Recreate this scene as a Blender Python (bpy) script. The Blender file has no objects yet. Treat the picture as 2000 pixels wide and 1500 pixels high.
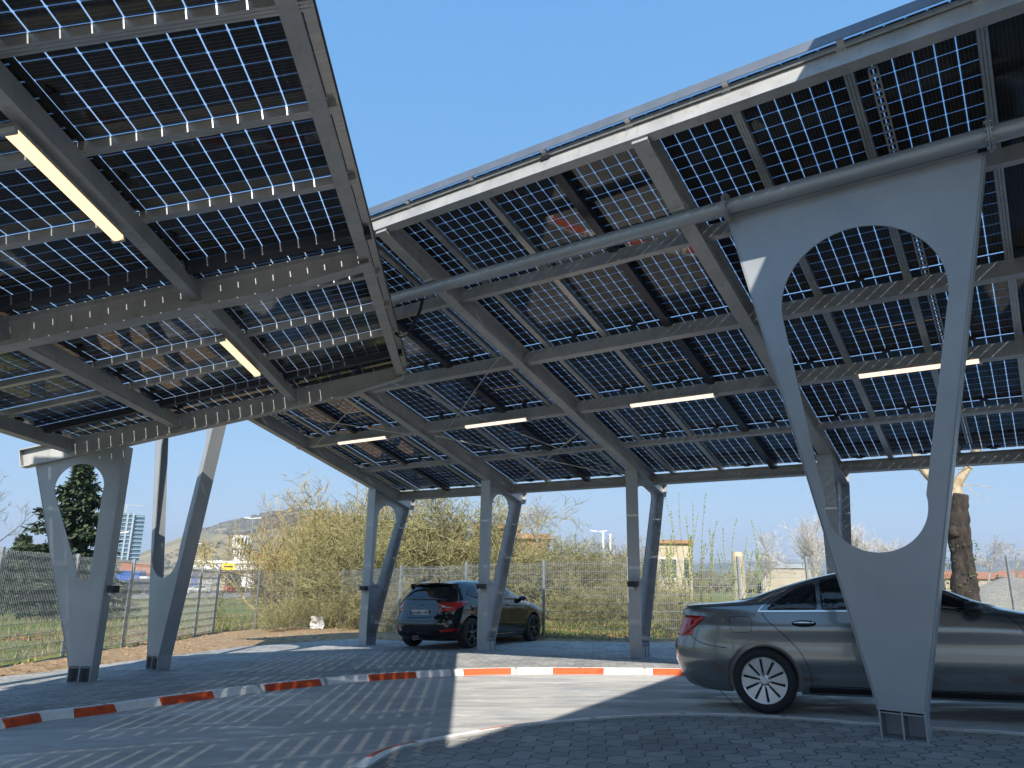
import bpy, bmesh, math, random
import numpy as np
from mathutils import Vector, Matrix
R = math.radians
sc = bpy.context.scene
C = sc.collection
EH = 1.169                       # eye height above the ground under the camera
GS = (-1.169, .025, -.022)       # the yard drains gently: ground = GS0 + GS1*x + GS2*y below the eye
# ---------------------------------------------------------------- camera, sky, sun
FOC = 1410.476
CR = Vector((1.0, -.0042, .0159)).normalized()
CF = Vector((0, math.cos(.25946), math.sin(.25946)))
CR = (CR - CR.dot(CF) * CF).normalized()
CU = CR.cross(CF).normalized()
cam = bpy.data.cameras.new('camera')
cam.sensor_width = 36; cam.lens = FOC / 2000 * 36
cam.clip_start = .05; cam.clip_end = 12000
co = bpy.data.objects.new('camera', cam); C.objects.link(co)
M = Matrix((CR, CU, -CF)).transposed().to_4x4(); M.translation = (0, 0, EH)
co.matrix_world = M
sc.camera = co
sc.render.resolution_x, sc.render.resolution_y = 1024, 768
SD = Vector((.117, 1.287, -1.0)).normalized()      # the way sunlight travels
w = bpy.data.worlds.new('World'); sc.world = w; w.use_nodes = True
nt = w.node_tree
sky = nt.nodes.new('ShaderNodeTexSky'); sky.sky_type = 'NISHITA'; sky.sun_disc = False
sky.sun_elevation = math.asin(-SD.z); sky.sun_rotation = math.atan2(-SD.x, -SD.y)
sky.air_density = 1.0; sky.dust_density = .1; sky.ozone_density = 2.2
nt.nodes['Background'].inputs[1].default_value = .15
ss = nt.nodes.new('ShaderNodeSeparateColor'); cc = nt.nodes.new('ShaderNodeCombineColor'); nt.links.new(sky.outputs[0], ss.inputs[0])
for i, (e_, k_) in enumerate(((.56, .50), (.31, 1.0), (.13, 1.93))):     # clear spring air: soften the bright horizon
    p_ = nt.nodes.new('ShaderNodeMath'); p_.operation = 'POWER'; p_.inputs[1].default_value = e_; nt.links.new(ss.outputs[i], p_.inputs[0])
    q_ = nt.nodes.new('ShaderNodeMath'); q_.operation = 'MULTIPLY'; q_.inputs[1].default_value = k_; nt.links.new(p_.outputs[0], q_.inputs[0]); nt.links.new(q_.outputs[0], cc.inputs[i])
nt.links.new(cc.outputs[0], nt.nodes['Background'].inputs[0])
sl = bpy.data.lights.new('sun', 'SUN'); sl.energy = 3.1; sl.angle = R(.5); sl.color = (1, .93, .82)
so = bpy.data.objects.new('sun', sl); C.objects.link(so)
so.rotation_euler = SD.to_track_quat('-Z', 'Y').to_euler()
so.location = (0, -5, 20)
sc.view_settings.view_transform = 'Standard'; sc.view_settings.look = 'None'
sc.view_settings.exposure = 1.36; sc.view_settings.gamma = 1
sc.render.engine = 'CYCLES'
sc.cycles.max_bounces = 10; sc.cycles.diffuse_bounces = 4; sc.cycles.glossy_bounces = 4
sc.cycles.transparent_max_bounces = 24; sc.cycles.transmission_bounces = 6

# ---------------------------------------------------------------- helpers
def V(*a): return Vector(a)
def ray(px, py):
    d = CF + CR * ((px - 1000) / FOC) - CU * ((py - 750) / FOC)
    return d.normalized()
def gz0(x, y): return EH + GS[0] + GS[1] * x + GS[2] * y
def smax(a, b, k=.25): return (a + b + math.sqrt((a - b) ** 2 + k * k)) / 2
def gz(x, y):
    xx = 45 * math.tanh(x / 45); yy = y if y < 60 else 60 + 110 * math.tanh((y - 60) / 110)
    p = GS[0] + GS[1] * xx + GS[2] * yy
    return EH + smax(p, -4.4)
def G(px, py):
    d = ray(px, py); t = GS[0] / (d.z - GS[1] * d.x - GS[2] * d.y)
    return V(d.x * t, d.y * t)
def at(px, dist, py=None):
    """point on column px at horizontal distance dist; height of pixel row py if given"""
    d = ray(px, py if py is not None else 1120); h = math.hypot(d.x, d.y)
    p = d * (dist / h); x, y = p.x, p.y
    return V(x, y, p.z + EH if py is not None else gz(x, y))

class MB:
    def __init__(s): s.v = []; s.f = []; s.m = []
    def add(s, vs, fs, mi=0):
        o = len(s.v); s.v += [tuple(v) for v in vs]; s.f += [tuple(i + o for i in f) for f in fs]; s.m += [mi] * len(fs)
    def box(s, c, sx, sy, sz, X=V(1,0,0), Y=V(0,1,0), Z=V(0,0,1), mi=0):
        c = Vector(c); vs = [c + X*(a*sx/2) + Y*(b*sy/2) + Z*(d*sz/2) for a in (-1,1) for b in (-1,1) for d in (-1,1)]
        s.add(vs, [(0,1,3,2),(4,6,7,5),(0,4,5,1),(2,3,7,6),(0,2,6,4),(1,5,7,3)], mi)
    def prof(s, pts, p0, p1, X, Y, pts2=None, mi=0):
        """sweep closed 2D outline pts (in X,Y) from p0 to p1"""
        p0 = Vector(p0); p1 = Vector(p1); n = len(pts); pts2 = pts2 or pts
        vs = [p0 + X*a + Y*b for a, b in pts] + [p1 + X*a + Y*b for a, b in pts2]
        fs = [(i, (i+1) % n, (i+1) % n + n, i + n) for i in range(n)] + [tuple(range(n))[::-1], tuple(range(n, 2*n))]
        s.add(vs, fs, mi)
    def tube(s, pts, rad, k=8, mi=0, cap=True):
        n = len(pts); pts = [Vector(p) for p in pts]; rad = rad if isinstance(rad, (list, tuple)) else [rad]*n
        o = len(s.v); prev = None
        for i, p in enumerate(pts):
            d = (pts[min(i+1, n-1)] - pts[max(i-1, 0)]).normalized()
            a = d.orthogonal().normalized() if prev is None else (prev - prev.dot(d)*d).normalized()
            prev = a; b = d.cross(a)
            for j in range(k):
                t = 2*math.pi*j/k; s.v.append(tuple(p + (a*math.cos(t) + b*math.sin(t))*rad[i]))
        for i in range(n-1):
            for j in range(k):
                s.f.append((o+i*k+j, o+i*k+(j+1) % k, o+(i+1)*k+(j+1) % k, o+(i+1)*k+j)); s.m.append(mi)
        if cap:
            s.f.append(tuple(o+j for j in range(k))[::-1]); s.m.append(mi)
            s.f.append(tuple(o+(n-1)*k+j for j in range(k))); s.m.append(mi)
    def lathe(s, prof, c, ax, k=24, mi=0):
        """prof list of (r, h) about axis ax through c"""
        c = Vector(c); ax = Vector(ax).normalized(); a = ax.orthogonal().normalized(); b = ax.cross(a); o = len(s.v)
        for r, h in prof:
            for j in range(k):
                t = 2*math.pi*j/k; s.v.append(tuple(c + ax*h + (a*math.cos(t)+b*math.sin(t))*r))
        for i in range(len(prof)-1):
            for j in range(k):
                s.f.append((o+i*k+j, o+i*k+(j+1) % k, o+(i+1)*k+(j+1) % k, o+(i+1)*k+j)); s.m.append(mi)
    def plate(s, outer, holes, P, N, th, mi=0):
        """flat plate with holes: P maps 2D to 3D, thickness th along N"""
        bm = bmesh.new(); es = []
        for loop in [outer] + holes:
            vs = [bm.verts.new(P(a, b)) for a, b in loop]
            es += [bm.edges.new((vs[i], vs[(i+1) % len(vs)])) for i in range(len(vs))]
        bmesh.ops.triangle_fill(bm, use_beauty=True, use_dissolve=False, edges=es)
        r = bmesh.ops.extrude_face_region(bm, geom=bm.faces[:])
        for v in r['geom']:
            if isinstance(v, bmesh.types.BMVert): v.co += N*th
        bm.verts.index_update()
        s.add([v.co.copy() for v in bm.verts], [[v.index for v in f.verts] for f in bm.faces], mi); bm.free()
    def mesh(s, name, mats, smooth=False, off=None):
        me = bpy.data.meshes.new(name)
        vs = s.v if off is None else [(a-off[0], b-off[1], c-off[2]) for a, b, c in s.v]
        me.from_pydata(vs, [], s.f); me.update()
        for m in (mats if isinstance(mats, (list, tuple)) else [mats]): me.materials.append(m)
        me.polygons.foreach_set('material_index', s.m)
        if smooth: me.polygons.foreach_set('use_smooth', [True]*len(s.f))
        return me
def fixn(me):
    bm = bmesh.new(); bm.from_mesh(me); bmesh.ops.recalc_face_normals(bm, faces=bm.faces); bm.to_mesh(me); bm.free()
def autosmooth(me, ang=35):
    bm = bmesh.new(); bm.from_mesh(me); a = R(ang)
    for f in bm.faces: f.smooth = True
    for e in bm.edges:
        if len(e.link_faces) == 2 and e.calc_face_angle(0) > a: e.smooth = False
    bm.to_mesh(me); bm.free()
def tag(o, label=None, cat=None, group=None, kind=None):
    if label: o['label'] = label
    if cat: o['category'] = cat
    if group: o['group'] = group
    if kind: o['kind'] = kind
    return o
def empty(name, loc, label=None, cat=None, group=None, rz=0):
    o = bpy.data.objects.new(name, None); C.objects.link(o); o.location = loc; o.rotation_euler = (0, 0, rz)
    o.empty_display_size = .2; return tag(o, label, cat, group)
def wm(o):
    m = o.matrix_basis.copy()
    while o.parent: o = o.parent; m = o.matrix_basis @ m
    return m
def put(name, mb, mats, parent=None, smooth=False, local=False, norm=True, asm=None):
    """link a mesh; verts are world coordinates unless local"""
    if parent is not None and not local:
        inv = wm(parent).inverted(); mb.v = [tuple(inv @ Vector(v)) for v in mb.v]
    me = mb.mesh(name, mats, smooth) if isinstance(mb, MB) else mb
    if norm: fixn(me)
    if asm: autosmooth(me, asm)
    o = bpy.data.objects.new(name, me); C.objects.link(o)
    if parent is not None: o.parent = parent
    return o
def thing_mesh(name, mb, mats, loc, label, cat, group=None, **k):
    loc = Vector(loc); mb.v = [(a-loc.x, b-loc.y, c-loc.z) for a, b, c in mb.v]
    o = put(name, mb, mats, None, **k); o.location = loc; return tag(o, label, cat, group)
def copytree(o, parent=None):
    c = o.copy(); C.objects.link(c)
    if parent: c.parent = parent
    for ch in [x for x in KIDS.get(o.name, [])]: copytree(ch, c)
    return c
KIDS = {}
def kids(o):
    KIDS[o.name] = [x for x in C.objects if x.parent == o]
    for x in KIDS[o.name]: kids(x)

# ---------------------------------------------------------------- materials
def mat(name, col=(.5,.5,.5), rough=.6, metal=0, spec=.5, emit=None, es=0, coat=0):
    m = bpy.data.materials.new(name); m.use_nodes = True
    b = m.node_tree.nodes['Principled BSDF']
    b.inputs['Base Color'].default_value = (*col, 1); b.inputs['Roughness'].default_value = rough
    b.inputs['Metallic'].default_value = metal; b.inputs['Specular IOR Level'].default_value = spec
    if coat: b.inputs['Coat Weight'].default_value = coat; b.inputs['Coat Roughness'].default_value = .03
    if emit: b.inputs['Emission Color'].default_value = (*emit, 1); b.inputs['Emission Strength'].default_value = es
    return m
def nodes(m): return m.node_tree.nodes, m.node_tree.links, m.node_tree.nodes['Principled BSDF']
def noisy(m, c1, c2, scale=5, detail=6, rough=None, bump=0, bscale=None, coord='Object', lo=.35, hi=.65, dist=.01, stretch=None):
    n, l, b = nodes(m)
    tc = n.new('ShaderNodeTexCoord'); src = tc.outputs[coord]
    if stretch:
        mp = n.new('ShaderNodeMapping'); mp.inputs['Scale'].default_value = stretch; l.new(src, mp.inputs[0]); src = mp.outputs[0]
    nz = n.new('ShaderNodeTexNoise'); nz.inputs['Scale'].default_value = scale; nz.inputs['Detail'].default_value = detail
    l.new(src, nz.inputs['Vector'])
    cr = n.new('ShaderNodeValToRGB'); cr.color_ramp.elements[0].position = lo; cr.color_ramp.elements[1].position = hi
    cr.color_ramp.elements[0].color = (*c1, 1); cr.color_ramp.elements[1].color = (*c2, 1)
    l.new(nz.outputs[0], cr.inputs[0]); l.new(cr.outputs[0], b.inputs['Base Color'])
    if rough:
        mr = n.new('ShaderNodeMapRange'); mr.inputs[3].default_value = rough[0]; mr.inputs[4].default_value = rough[1]
        l.new(nz.outputs[0], mr.inputs[0]); l.new(mr.outputs[0], b.inputs['Roughness'])
    if bump:
        nb = n.new('ShaderNodeTexNoise'); nb.inputs['Scale'].default_value = bscale or scale*4; nb.inputs['Detail'].default_value = 5
        l.new(src, nb.inputs['Vector'])
        bp = n.new('ShaderNodeBump'); bp.inputs['Strength'].default_value = bump; bp.inputs['Distance'].default_value = dist
        l.new(nb.outputs[0], bp.inputs['Height']); l.new(bp.outputs[0], b.inputs['Normal'])
    return m
def math_(n, l, op, a, b=None, c=None):
    x = n.new('ShaderNodeMath'); x.operation = op
    for i, s in enumerate((a, b, c)):
        if s is None: continue
        if isinstance(s, (int, float)): x.inputs[i].default_value = s
        else: l.new(s, x.inputs[i])
    return x.outputs[0]

MT = {}
MT['steel'] = noisy(mat('galvanised_steel', rough=.45, metal=.35), (.37,.37,.37), (.46,.46,.455), 3, 5, rough=(.38,.55))
MT['paint'] = noisy(mat('grey_painted_steel', rough=.42, metal=.3), (.32,.345,.375), (.365,.39,.42), 2.2, 6, rough=(.34,.48))
def weather(m, c, amt=.5):
    n, l, b = nodes(m); tc = n.new('ShaderNodeTexCoord')
    mp = n.new('ShaderNodeMapping'); mp.inputs['Scale'].default_value = (9, 9, .7); l.new(tc.outputs['Object'], mp.inputs[0])
    z1 = n.new('ShaderNodeTexNoise'); z1.inputs['Scale'].default_value = 1.5; z1.inputs['Detail'].default_value = 8; l.new(mp.outputs[0], z1.inputs['Vector'])
    z2 = n.new('ShaderNodeTexNoise'); z2.inputs['Scale'].default_value = 26; z2.inputs['Detail'].default_value = 6; l.new(tc.outputs['Object'], z2.inputs['Vector'])
    r = n.new('ShaderNodeValToRGB'); r.color_ramp.elements[0].position = .56; r.color_ramp.elements[1].position = .74; l.new(z1.outputs[0], r.inputs[0])
    r2 = n.new('ShaderNodeValToRGB'); r2.color_ramp.elements[0].position = .60; r2.color_ramp.elements[1].position = .66; l.new(z2.outputs[0], r2.inputs[0])
    src = b.inputs['Base Color'].links[0].from_socket
    mx = n.new('ShaderNodeMixRGB'); mx.inputs[2].default_value = (*c, 1); l.new(math_(n, l, 'MINIMUM', math_(n, l, 'ADD', math_(n, l, 'MULTIPLY', r.outputs[0], amt*.7), math_(n, l, 'MULTIPLY', r2.outputs[0], amt*.35)), 1.0), mx.inputs[0])
    l.new(src, mx.inputs[1]); l.new(mx.outputs[0], b.inputs['Base Color'])
weather(MT['steel'], (.20,.19,.175), .55); weather(MT['paint'], (.27,.28,.29), .22)
MT['dark_steel'] = noisy(mat('dark_steel', rough=.4, metal=.4), (.05,.055,.07), (.08,.085,.10), 3)
MT['alu'] = noisy(mat('aluminium_rail', rough=.38, metal=.7), (.50,.50,.49), (.60,.60,.58), 4, stretch=(1,8,1))
MT['alu_dark'] = mat('dark_cable_channel', (.035,.04,.055), .35, .3)
MT['frame'] = noisy(mat('module_edge_frame', rough=.4, metal=.5), (.15,.17,.20), (.19,.21,.245), 4)
MT['black'] = mat('black_plastic', (.012,.012,.014), .45)
MT['rubber'] = mat('tyre_rubber', (.018,.018,.02), .75)
MT['lamp'] = mat('lit_lamp_cover', (.9,.8,.65), .5, emit=(1, .68, .36), es=.62)
MT['lampw'] = mat('lit_lamp_cover_pale', (.9,.85,.8), .5, emit=(1, .74, .56), es=.52)
# bifacial module: dark cells, clear glass gaps between them
def module_mat(name, opaque=False, tlf=.38):
    m = bpy.data.materials.new(name); m.use_nodes = True; n, l, b = nodes(m)
    b.inputs['Roughness'].default_value = .035; b.inputs['IOR'].default_value = 1.5
    tc = n.new('ShaderNodeTexCoord'); sp = n.new('ShaderNodeSeparateXYZ'); l.new(tc.outputs['Object'], sp.inputs[0])
    PT = .1575
    fx = math_(n, l, 'FRACT', math_(n, l, 'ADD', math_(n, l, 'DIVIDE', sp.outputs[0], PT), 100.0))
    PY = .1652
    fy = math_(n, l, 'FRACT', math_(n, l, 'ADD', math_(n, l, 'DIVIDE', sp.outputs[1], PY), 100.0))
    ax = math_(n, l, 'ABSOLUTE', math_(n, l, 'SUBTRACT', fx, .5)); ay = math_(n, l, 'ABSOLUTE', math_(n, l, 'SUBTRACT', fy, .5))
    gx = math_(n, l, 'GREATER_THAN', ax, .5 - .0047/PT); gy = math_(n, l, 'GREATER_THAN', ay, .5 - .0043/PT)
    gc = math_(n, l, 'GREATER_THAN', math_(n, l, 'ADD', ax, ay), .905)
    ox = math_(n, l, 'GREATER_THAN', math_(n, l, 'ABSOLUTE', sp.outputs[0]), PT*3 - .002)
    oy = math_(n, l, 'GREATER_THAN', math_(n, l, 'ABSOLUTE', sp.outputs[1]), PY*5 - .002)
    g = math_(n, l, 'MAXIMUM', math_(n, l, 'MAXIMUM', gx, gy), math_(n, l, 'MAXIMUM', gc, math_(n, l, 'MAXIMUM', ox, oy)))
    # five fine bus bars across every cell and a slow tint shift from cell to cell
    bb = math_(n, l, 'ABSOLUTE', math_(n, l, 'SUBTRACT', math_(n, l, 'FRACT', math_(n, l, 'MULTIPLY', fx, 5.0)), .5))
    bus = math_(n, l, 'LESS_THAN', bb, .035)
    wn = n.new('ShaderNodeTexNoise'); wn.inputs['Scale'].default_value = 2.3; l.new(tc.outputs['Object'], wn.inputs['Vector'])
    mr = n.new('ShaderNodeMixRGB'); mr.inputs[1].default_value = (.018,.018,.020,1); mr.inputs[2].default_value = (.034,.031,.029,1)
    l.new(wn.outputs[0], mr.inputs[0])
    mb_ = n.new('ShaderNodeMixRGB'); mb_.inputs[2].default_value = (.11,.10,.09,1); l.new(bus, mb_.inputs[0]); l.new(mr.outputs[0], mb_.inputs[1])
    l.new(mb_.outputs[0], b.inputs['Base Color'])
    out = n['Material Output']
    if not opaque:
        tr = n.new('ShaderNodeBsdfTransparent'); tr.inputs[0].default_value = (.93,.95,.97,1)
        tl = n.new('ShaderNodeBsdfTranslucent'); tl.inputs[0].default_value = (.45,.66,1,1)
        mx = n.new('ShaderNodeMixShader'); mx.inputs[0].default_value = tlf; l.new(tr.outputs[0], mx.inputs[1]); l.new(tl.outputs[0], mx.inputs[2])
        gl = n.new('ShaderNodeBsdfGlossy'); gl.inputs['Roughness'].default_value = .02
        fr = n.new('ShaderNodeFresnel'); fr.inputs[0].default_value = 1.45
        m2 = n.new('ShaderNodeMixShader'); m2.inputs[0].default_value = 0
        if tlf: l.new(fr.outputs[0], m2.inputs[0])
        l.new(mx.outputs[0], m2.inputs[1]); l.new(gl.outputs[0], m2.inputs[2])
        m3 = n.new('ShaderNodeMixShader'); l.new(g, m3.inputs[0]); l.new(b.outputs[0], m3.inputs[1]); l.new(m2.outputs[0], m3.inputs[2])
        l.new(m3.outputs[0], out.inputs[0])
    return m
MT['module'] = module_mat('bifacial_solar_glass'); MT['module_top'] = module_mat('bifacial_solar_glass_top', tlf=0.0)
MT['module_dark'] = module_mat('opaque_solar_glass', True)

# ground materials -------------------------------------------------
def paver_mat():
    m = bpy.data.materials.new('interlocking_pavers'); m.use_nodes = True; n, l, b = nodes(m)
    tc = n.new('ShaderNodeTexCoord'); mp = n.new('ShaderNodeMapping'); mp.inputs['Rotation'].default_value = (0, 0, R(-52))
    l.new(tc.outputs['Object'], mp.inputs[0]); sp = n.new('ShaderNodeSeparateXYZ'); l.new(mp.outputs[0], sp.inputs[0])
    P, Q, A = .27, .165, .030
    wx = math_(n, l, 'MULTIPLY', math_(n, l, 'SINE', math_(n, l, 'MULTIPLY', sp.outputs[1], 2*math.pi/(Q*2))), A*.45)
    wy = math_(n, l, 'MULTIPLY', math_(n, l, 'SINE', math_(n, l, 'MULTIPLY', sp.outputs[0], 2*math.pi/P)), A)
    cx = n.new('ShaderNodeCombineXYZ'); l.new(math_(n, l, 'ADD', sp.outputs[0], wx), cx.inputs[0]); l.new(math_(n, l, 'ADD', sp.outputs[1], wy), cx.inputs[1])
    br = n.new('ShaderNodeTexBrick'); br.offset = .5; br.inputs['Scale'].default_value = 1
    br.inputs['Brick Width'].default_value = P; br.inputs['Row Height'].default_value = Q
    br.inputs['Mortar Size'].default_value = .0055; br.inputs['Mortar Smooth'].default_value = .35; br.inputs['Bias'].default_value = 0
    br.inputs['Color1'].default_value = (.27,.27,.26,1); br.inputs['Color2'].default_value = (.40,.395,.38,1); br.inputs['Mortar'].default_value = (.045,.043,.04,1)
    l.new(cx.outputs[0], br.inputs['Vector'])
    nz = n.new('ShaderNodeTexNoise'); nz.inputs['Scale'].default_value = 1.2; nz.inputs['Detail'].default_value = 8; l.new(tc.outputs['Object'], nz.inputs['Vector'])
    mr = n.new('ShaderNodeMapRange'); mr.inputs[1].default_value = .3; mr.inputs[2].default_value = .7; mr.inputs[3].default_value = .78; mr.inputs[4].default_value = 1.16; l.new(nz.outputs[0], mr.inputs[0])
    mu = n.new('ShaderNodeVectorMath'); mu.operation = 'SCALE'; l.new(br.outputs[0], mu.inputs[0]); l.new(mr.outputs[0], mu.inputs['Scale'])
    l.new(mu.outputs[0], b.inputs['Base Color']); b.inputs['Roughness'].default_value = .78
    n2 = n.new('ShaderNodeTexNoise'); n2.inputs['Scale'].default_value = 90; l.new(tc.outputs['Object'], n2.inputs['Vector'])
    n3 = n.new('ShaderNodeTexNoise'); n3.inputs['Scale'].default_value = 9; l.new(tc.outputs['Object'], n3.inputs['Vector'])
    h = math_(n, l, 'ADD', math_(n, l, 'MULTIPLY', br.outputs['Fac'], -1.0), math_(n, l, 'ADD', math_(n, l, 'MULTIPLY', n2.outputs[0], .22), math_(n, l, 'MULTIPLY', n3.outputs[0], .8)))
    bp = n.new('ShaderNodeBump'); bp.inputs['Strength'].default_value = .8; bp.inputs['Distance'].default_value = .006
    l.new(h, bp.inputs['Height']); l.new(bp.outputs[0], b.inputs['Normal'])
    return m
MT['paver'] = paver_mat()
def concrete_mat():
    m = bpy.data.materials.new('brushed_concrete'); m.use_nodes = True; n, l, b = nodes(m)
    tc = n.new('ShaderNodeTexCoord')
    def nz(s, d=6, st=None, dis=0):
        src = tc.outputs['Object']
        if st: mp = n.new('ShaderNodeMapping'); mp.inputs['Scale'].default_value = st; mp.inputs['Rotation'].default_value = (0,0,R(-12)); l.new(src, mp.inputs[0]); src = mp.outputs[0]
        x = n.new('ShaderNodeTexNoise'); x.inputs['Scale'].default_value = s; x.inputs['Detail'].default_value = d; x.inputs['Distortion'].default_value = dis; l.new(src, x.inputs['Vector']); return x.outputs[0]
    a = nz(.7, 8, (.5, 1.6, 1), 1.2); c = nz(3.5, 8, (.35, 1.4, 1), .6)
    s = math_(n, l, 'ADD', math_(n, l, 'MULTIPLY', a, .65), math_(n, l, 'MULTIPLY', c, .35))
    cr = n.new('ShaderNodeValToRGB'); e = cr.color_ramp.elements
    e[0].position = .36; e[0].color = (.33,.335,.33,1); e[1].position = .62; e[1].color = (.58,.57,.54,1)
    x = e.new(.47); x.color = (.43,.43,.42,1)
    l.new(s, cr.inputs[0])
    sw = nz(1.3, 9, (.6, 1.5, 1), 3.5); c3 = n.new('ShaderNodeValToRGB'); c3.color_ramp.elements[0].position = .56; c3.color_ramp.elements[1].position = .70; l.new(sw, c3.inputs[0])
    mm_ = n.new('ShaderNodeMixRGB'); mm_.inputs[2].default_value = (.70,.70,.69,1); l.new(math_(n, l, 'MULTIPLY', c3.outputs[0], .6), mm_.inputs[0]); l.new(cr.outputs[0], mm_.inputs[1])
    sx = nz(14, 8, (.15, 2, 1), 1.0); c4 = n.new('ShaderNodeMapRange'); c4.inputs[1].default_value = .35; c4.inputs[2].default_value = .65; c4.inputs[3].default_value = .86; c4.inputs[4].default_value = 1.08; l.new(sx, c4.inputs[0])
    vv_ = n.new('ShaderNodeVectorMath'); vv_.operation = 'SCALE'; l.new(mm_.outputs[0], vv_.inputs[0]); l.new(c4.outputs[0], vv_.inputs['Scale'])
    l.new(vv_.outputs[0], b.inputs['Base Color'])
    mr = n.new('ShaderNodeMapRange'); mr.inputs[1].default_value = .38; mr.inputs[2].default_value = .6; mr.inputs[3].default_value = .42; mr.inputs[4].default_value = .8
    l.new(c, mr.inputs[0]); l.new(mr.outputs[0], b.inputs['Roughness'])
    bp = n.new('ShaderNodeBump'); bp.inputs['Strength'].default_value = .25; bp.inputs['Distance'].default_value = .004
    l.new(nz(60, 4), bp.inputs['Height']); l.new(bp.outputs[0], b.inputs['Normal'])
    return m
MT['concrete'] = concrete_mat()
def scuffed(name, c1, c2):
    m = noisy(mat(name, rough=.6), c1, c2, 9, 8, bump=.25, bscale=60, lo=.3, hi=.5, dist=.004); return m
MT['kwhite'] = scuffed('white_kerb_paint', (.74,.73,.71), (.90,.89,.87))
MT['kred'] = scuffed('red_kerb_paint', (.48,.06,.02), (.74,.10,.025))
MT['kcon'] = noisy(mat('kerb_concrete', rough=.8), (.36,.36,.34), (.48,.47,.45), 6, bump=.3)
MT['soil'] = noisy(mat('loose_soil', rough=.95), (.20,.125,.065), (.40,.28,.16), 6, 10, bump=1, bscale=14, dist=.05, lo=.3, hi=.7)
MT['asphalt'] = noisy(mat('lot_asphalt', rough=.85), (.16,.16,.16), (.22,.215,.21), 1, 6)
def field_mat():
    m = bpy.data.materials.new('rough_grass_ground'); m.use_nodes = True; n, l, b = nodes(m)
    tc = n.new('ShaderNodeTexCoord')
    def nz(s, d=6):
        x = n.new('ShaderNodeTexNoise'); x.inputs['Scale'].default_value = s; x.inputs['Detail'].default_value = d; l.new(tc.outputs['Object'], x.inputs['Vector']); return x.outputs[0]
    c1 = n.new('ShaderNodeValToRGB'); e = c1.color_ramp.elements
    e[0].position = .40; e[0].color = (.085,.135,.022,1); e[1].position = .62; e[1].color = (.20,.125,.055,1)
    x = e.new(.50); x.color = (.15,.175,.035,1)
    s = math_(n, l, 'ADD', math_(n, l, 'MULTIPLY', nz(.16, 5), .62), math_(n, l, 'MULTIPLY', nz(5, 9), .38)); l.new(s, c1.inputs[0])
    l.new(c1.outputs[0], b.inputs['Base Color']); b.inputs['Roughness'].default_value = .95
    bp = n.new('ShaderNodeBump'); bp.inputs['Strength'].default_value = 1; bp.inputs['Distance'].default_value = .08
    l.new(nz(11, 8), bp.inputs['Height']); l.new(bp.outputs[0], b.inputs['Normal'])
    return m
MT['field'] = field_mat()

# ---------------------------------------------------------------- ground, lane, paving, kerbs
def catmull(pts, n=12):
    out = []; P = [pts[0]] + list(pts) + [pts[-1]]
    for i in range(1, len(P)-2):
        for k in range(n):
            t = k/n; a, b, c, d = P[i-1], P[i], P[i+1], P[i+2]
            out.append(.5*((2*b) + (c-a)*t + (2*a-5*b+4*c-d)*t*t + (3*b-a-3*c+d)*t**3))
    out.append(Vector(pts[-1])); return out
edge_px = [(0,1322),(90,1312),(180,1300),(330,1281),(480,1262),(640,1251),(700,1247)]
left_edge = [V(-9.5, 3.0), V(-8.9, 7.5)] + [G(*p) for p in edge_px]
pave_poly = [V(-9.5, -9), V(-9.5, 3)] + left_edge[2:] + [V(-3.0, 19.9), V(-1.2, 19.75), V(.9, 19.3), V(3.0, 18.3), V(6, 18.7), V(17, 19.6), V(17, -9)]
def inside(x, y, poly):
    r = False; n = len(poly)
    for i in range(n):
        a, b = poly[i], poly[(i+1) % n]
        if (a.y > y) != (b.y > y) and x < (b.x-a.x)*(y-a.y)/(b.y-a.y)+a.x: r = not r
    return r
def pdist(x, y, poly):
    m = 1e9; n = len(poly)
    for i in range(n):
        a, b = poly[i], poly[(i+1) % n]; d = b-a; L = d.length_squared
        t = max(0, min(1, ((x-a.x)*d.x+(y-a.y)*d.y)/L)) if L else 0
        m = min(m, math.hypot(x-a.x-d.x*t, y-a.y-d.y*t))
    return m
from mathutils import noise as mn
FENCE = [V(-8.6, 4.0), V(-8.75, 8.6), V(-8.8, 12.9), V(-8.85, 17.6), V(-9.1, 20.8), V(-9.3, 24.0), V(-8.45, 25.4), V(-7.7, 26.9), V(-5.62, 25.4), V(-3.27, 22.65), V(-1.2, 21.0), V(.93, 19.8), V(3.0, 18.75), V(5.9, 19.15), V(9.6, 19.6), V(13.5, 20.1), V(17.5, 20.6), V(21.5, 21.1)]
FPOLY = FENCE + [V(21.5, -30), V(-8.6, -30)]
def terr(x, y):
    z = gz(x, y)
    if inside(x, y, pave_poly):
        d = pdist(x, y, pave_poly)
        return z - .10 if d > .25 else z - .10*d/.25 - .0
    n = mn.noise(V(x*.5, y*.5, 0))*.05 + mn.noise(V(x*2.1, y*2.1, 3))*.03
    d = pdist(x, y, pave_poly) if abs(x) < 40 and y < 45 else 50
    amp = min(1, d/.5)
    if inside(x, y, FPOLY): return z + n*amp + .05*amp
    far = min(1, math.hypot(x, y)/60)
    hump = 0
    if x < -4: hump = .10*min(1, pdist(x, y, FPOLY)/3)
    return z + n*amp*(1+3*far) + hump
tb = MB()
def axis(lo, hi, n0, dense_lo, dense_hi, step):
    a = [lo + (dense_lo-lo)*(1-(1-i/n0)**2.5) for i in range(n0)]
    k = int((dense_hi-dense_lo)/step); a += [dense_lo + i*step for i in range(k)]
    a += [dense_hi + (hi-dense_hi)*(i/n0)**2.5 for i in range(n0+1)]; return a
xs = axis(-4200, 4200, 26, -24, 24, .4); ys = axis(-300, 4400, 30, -10, 42, .4)
nx, ny = len(xs), len(ys)
tv = [(x, y, terr(x, y)) for y in ys for x in xs]; tf = []; tm = []
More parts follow.
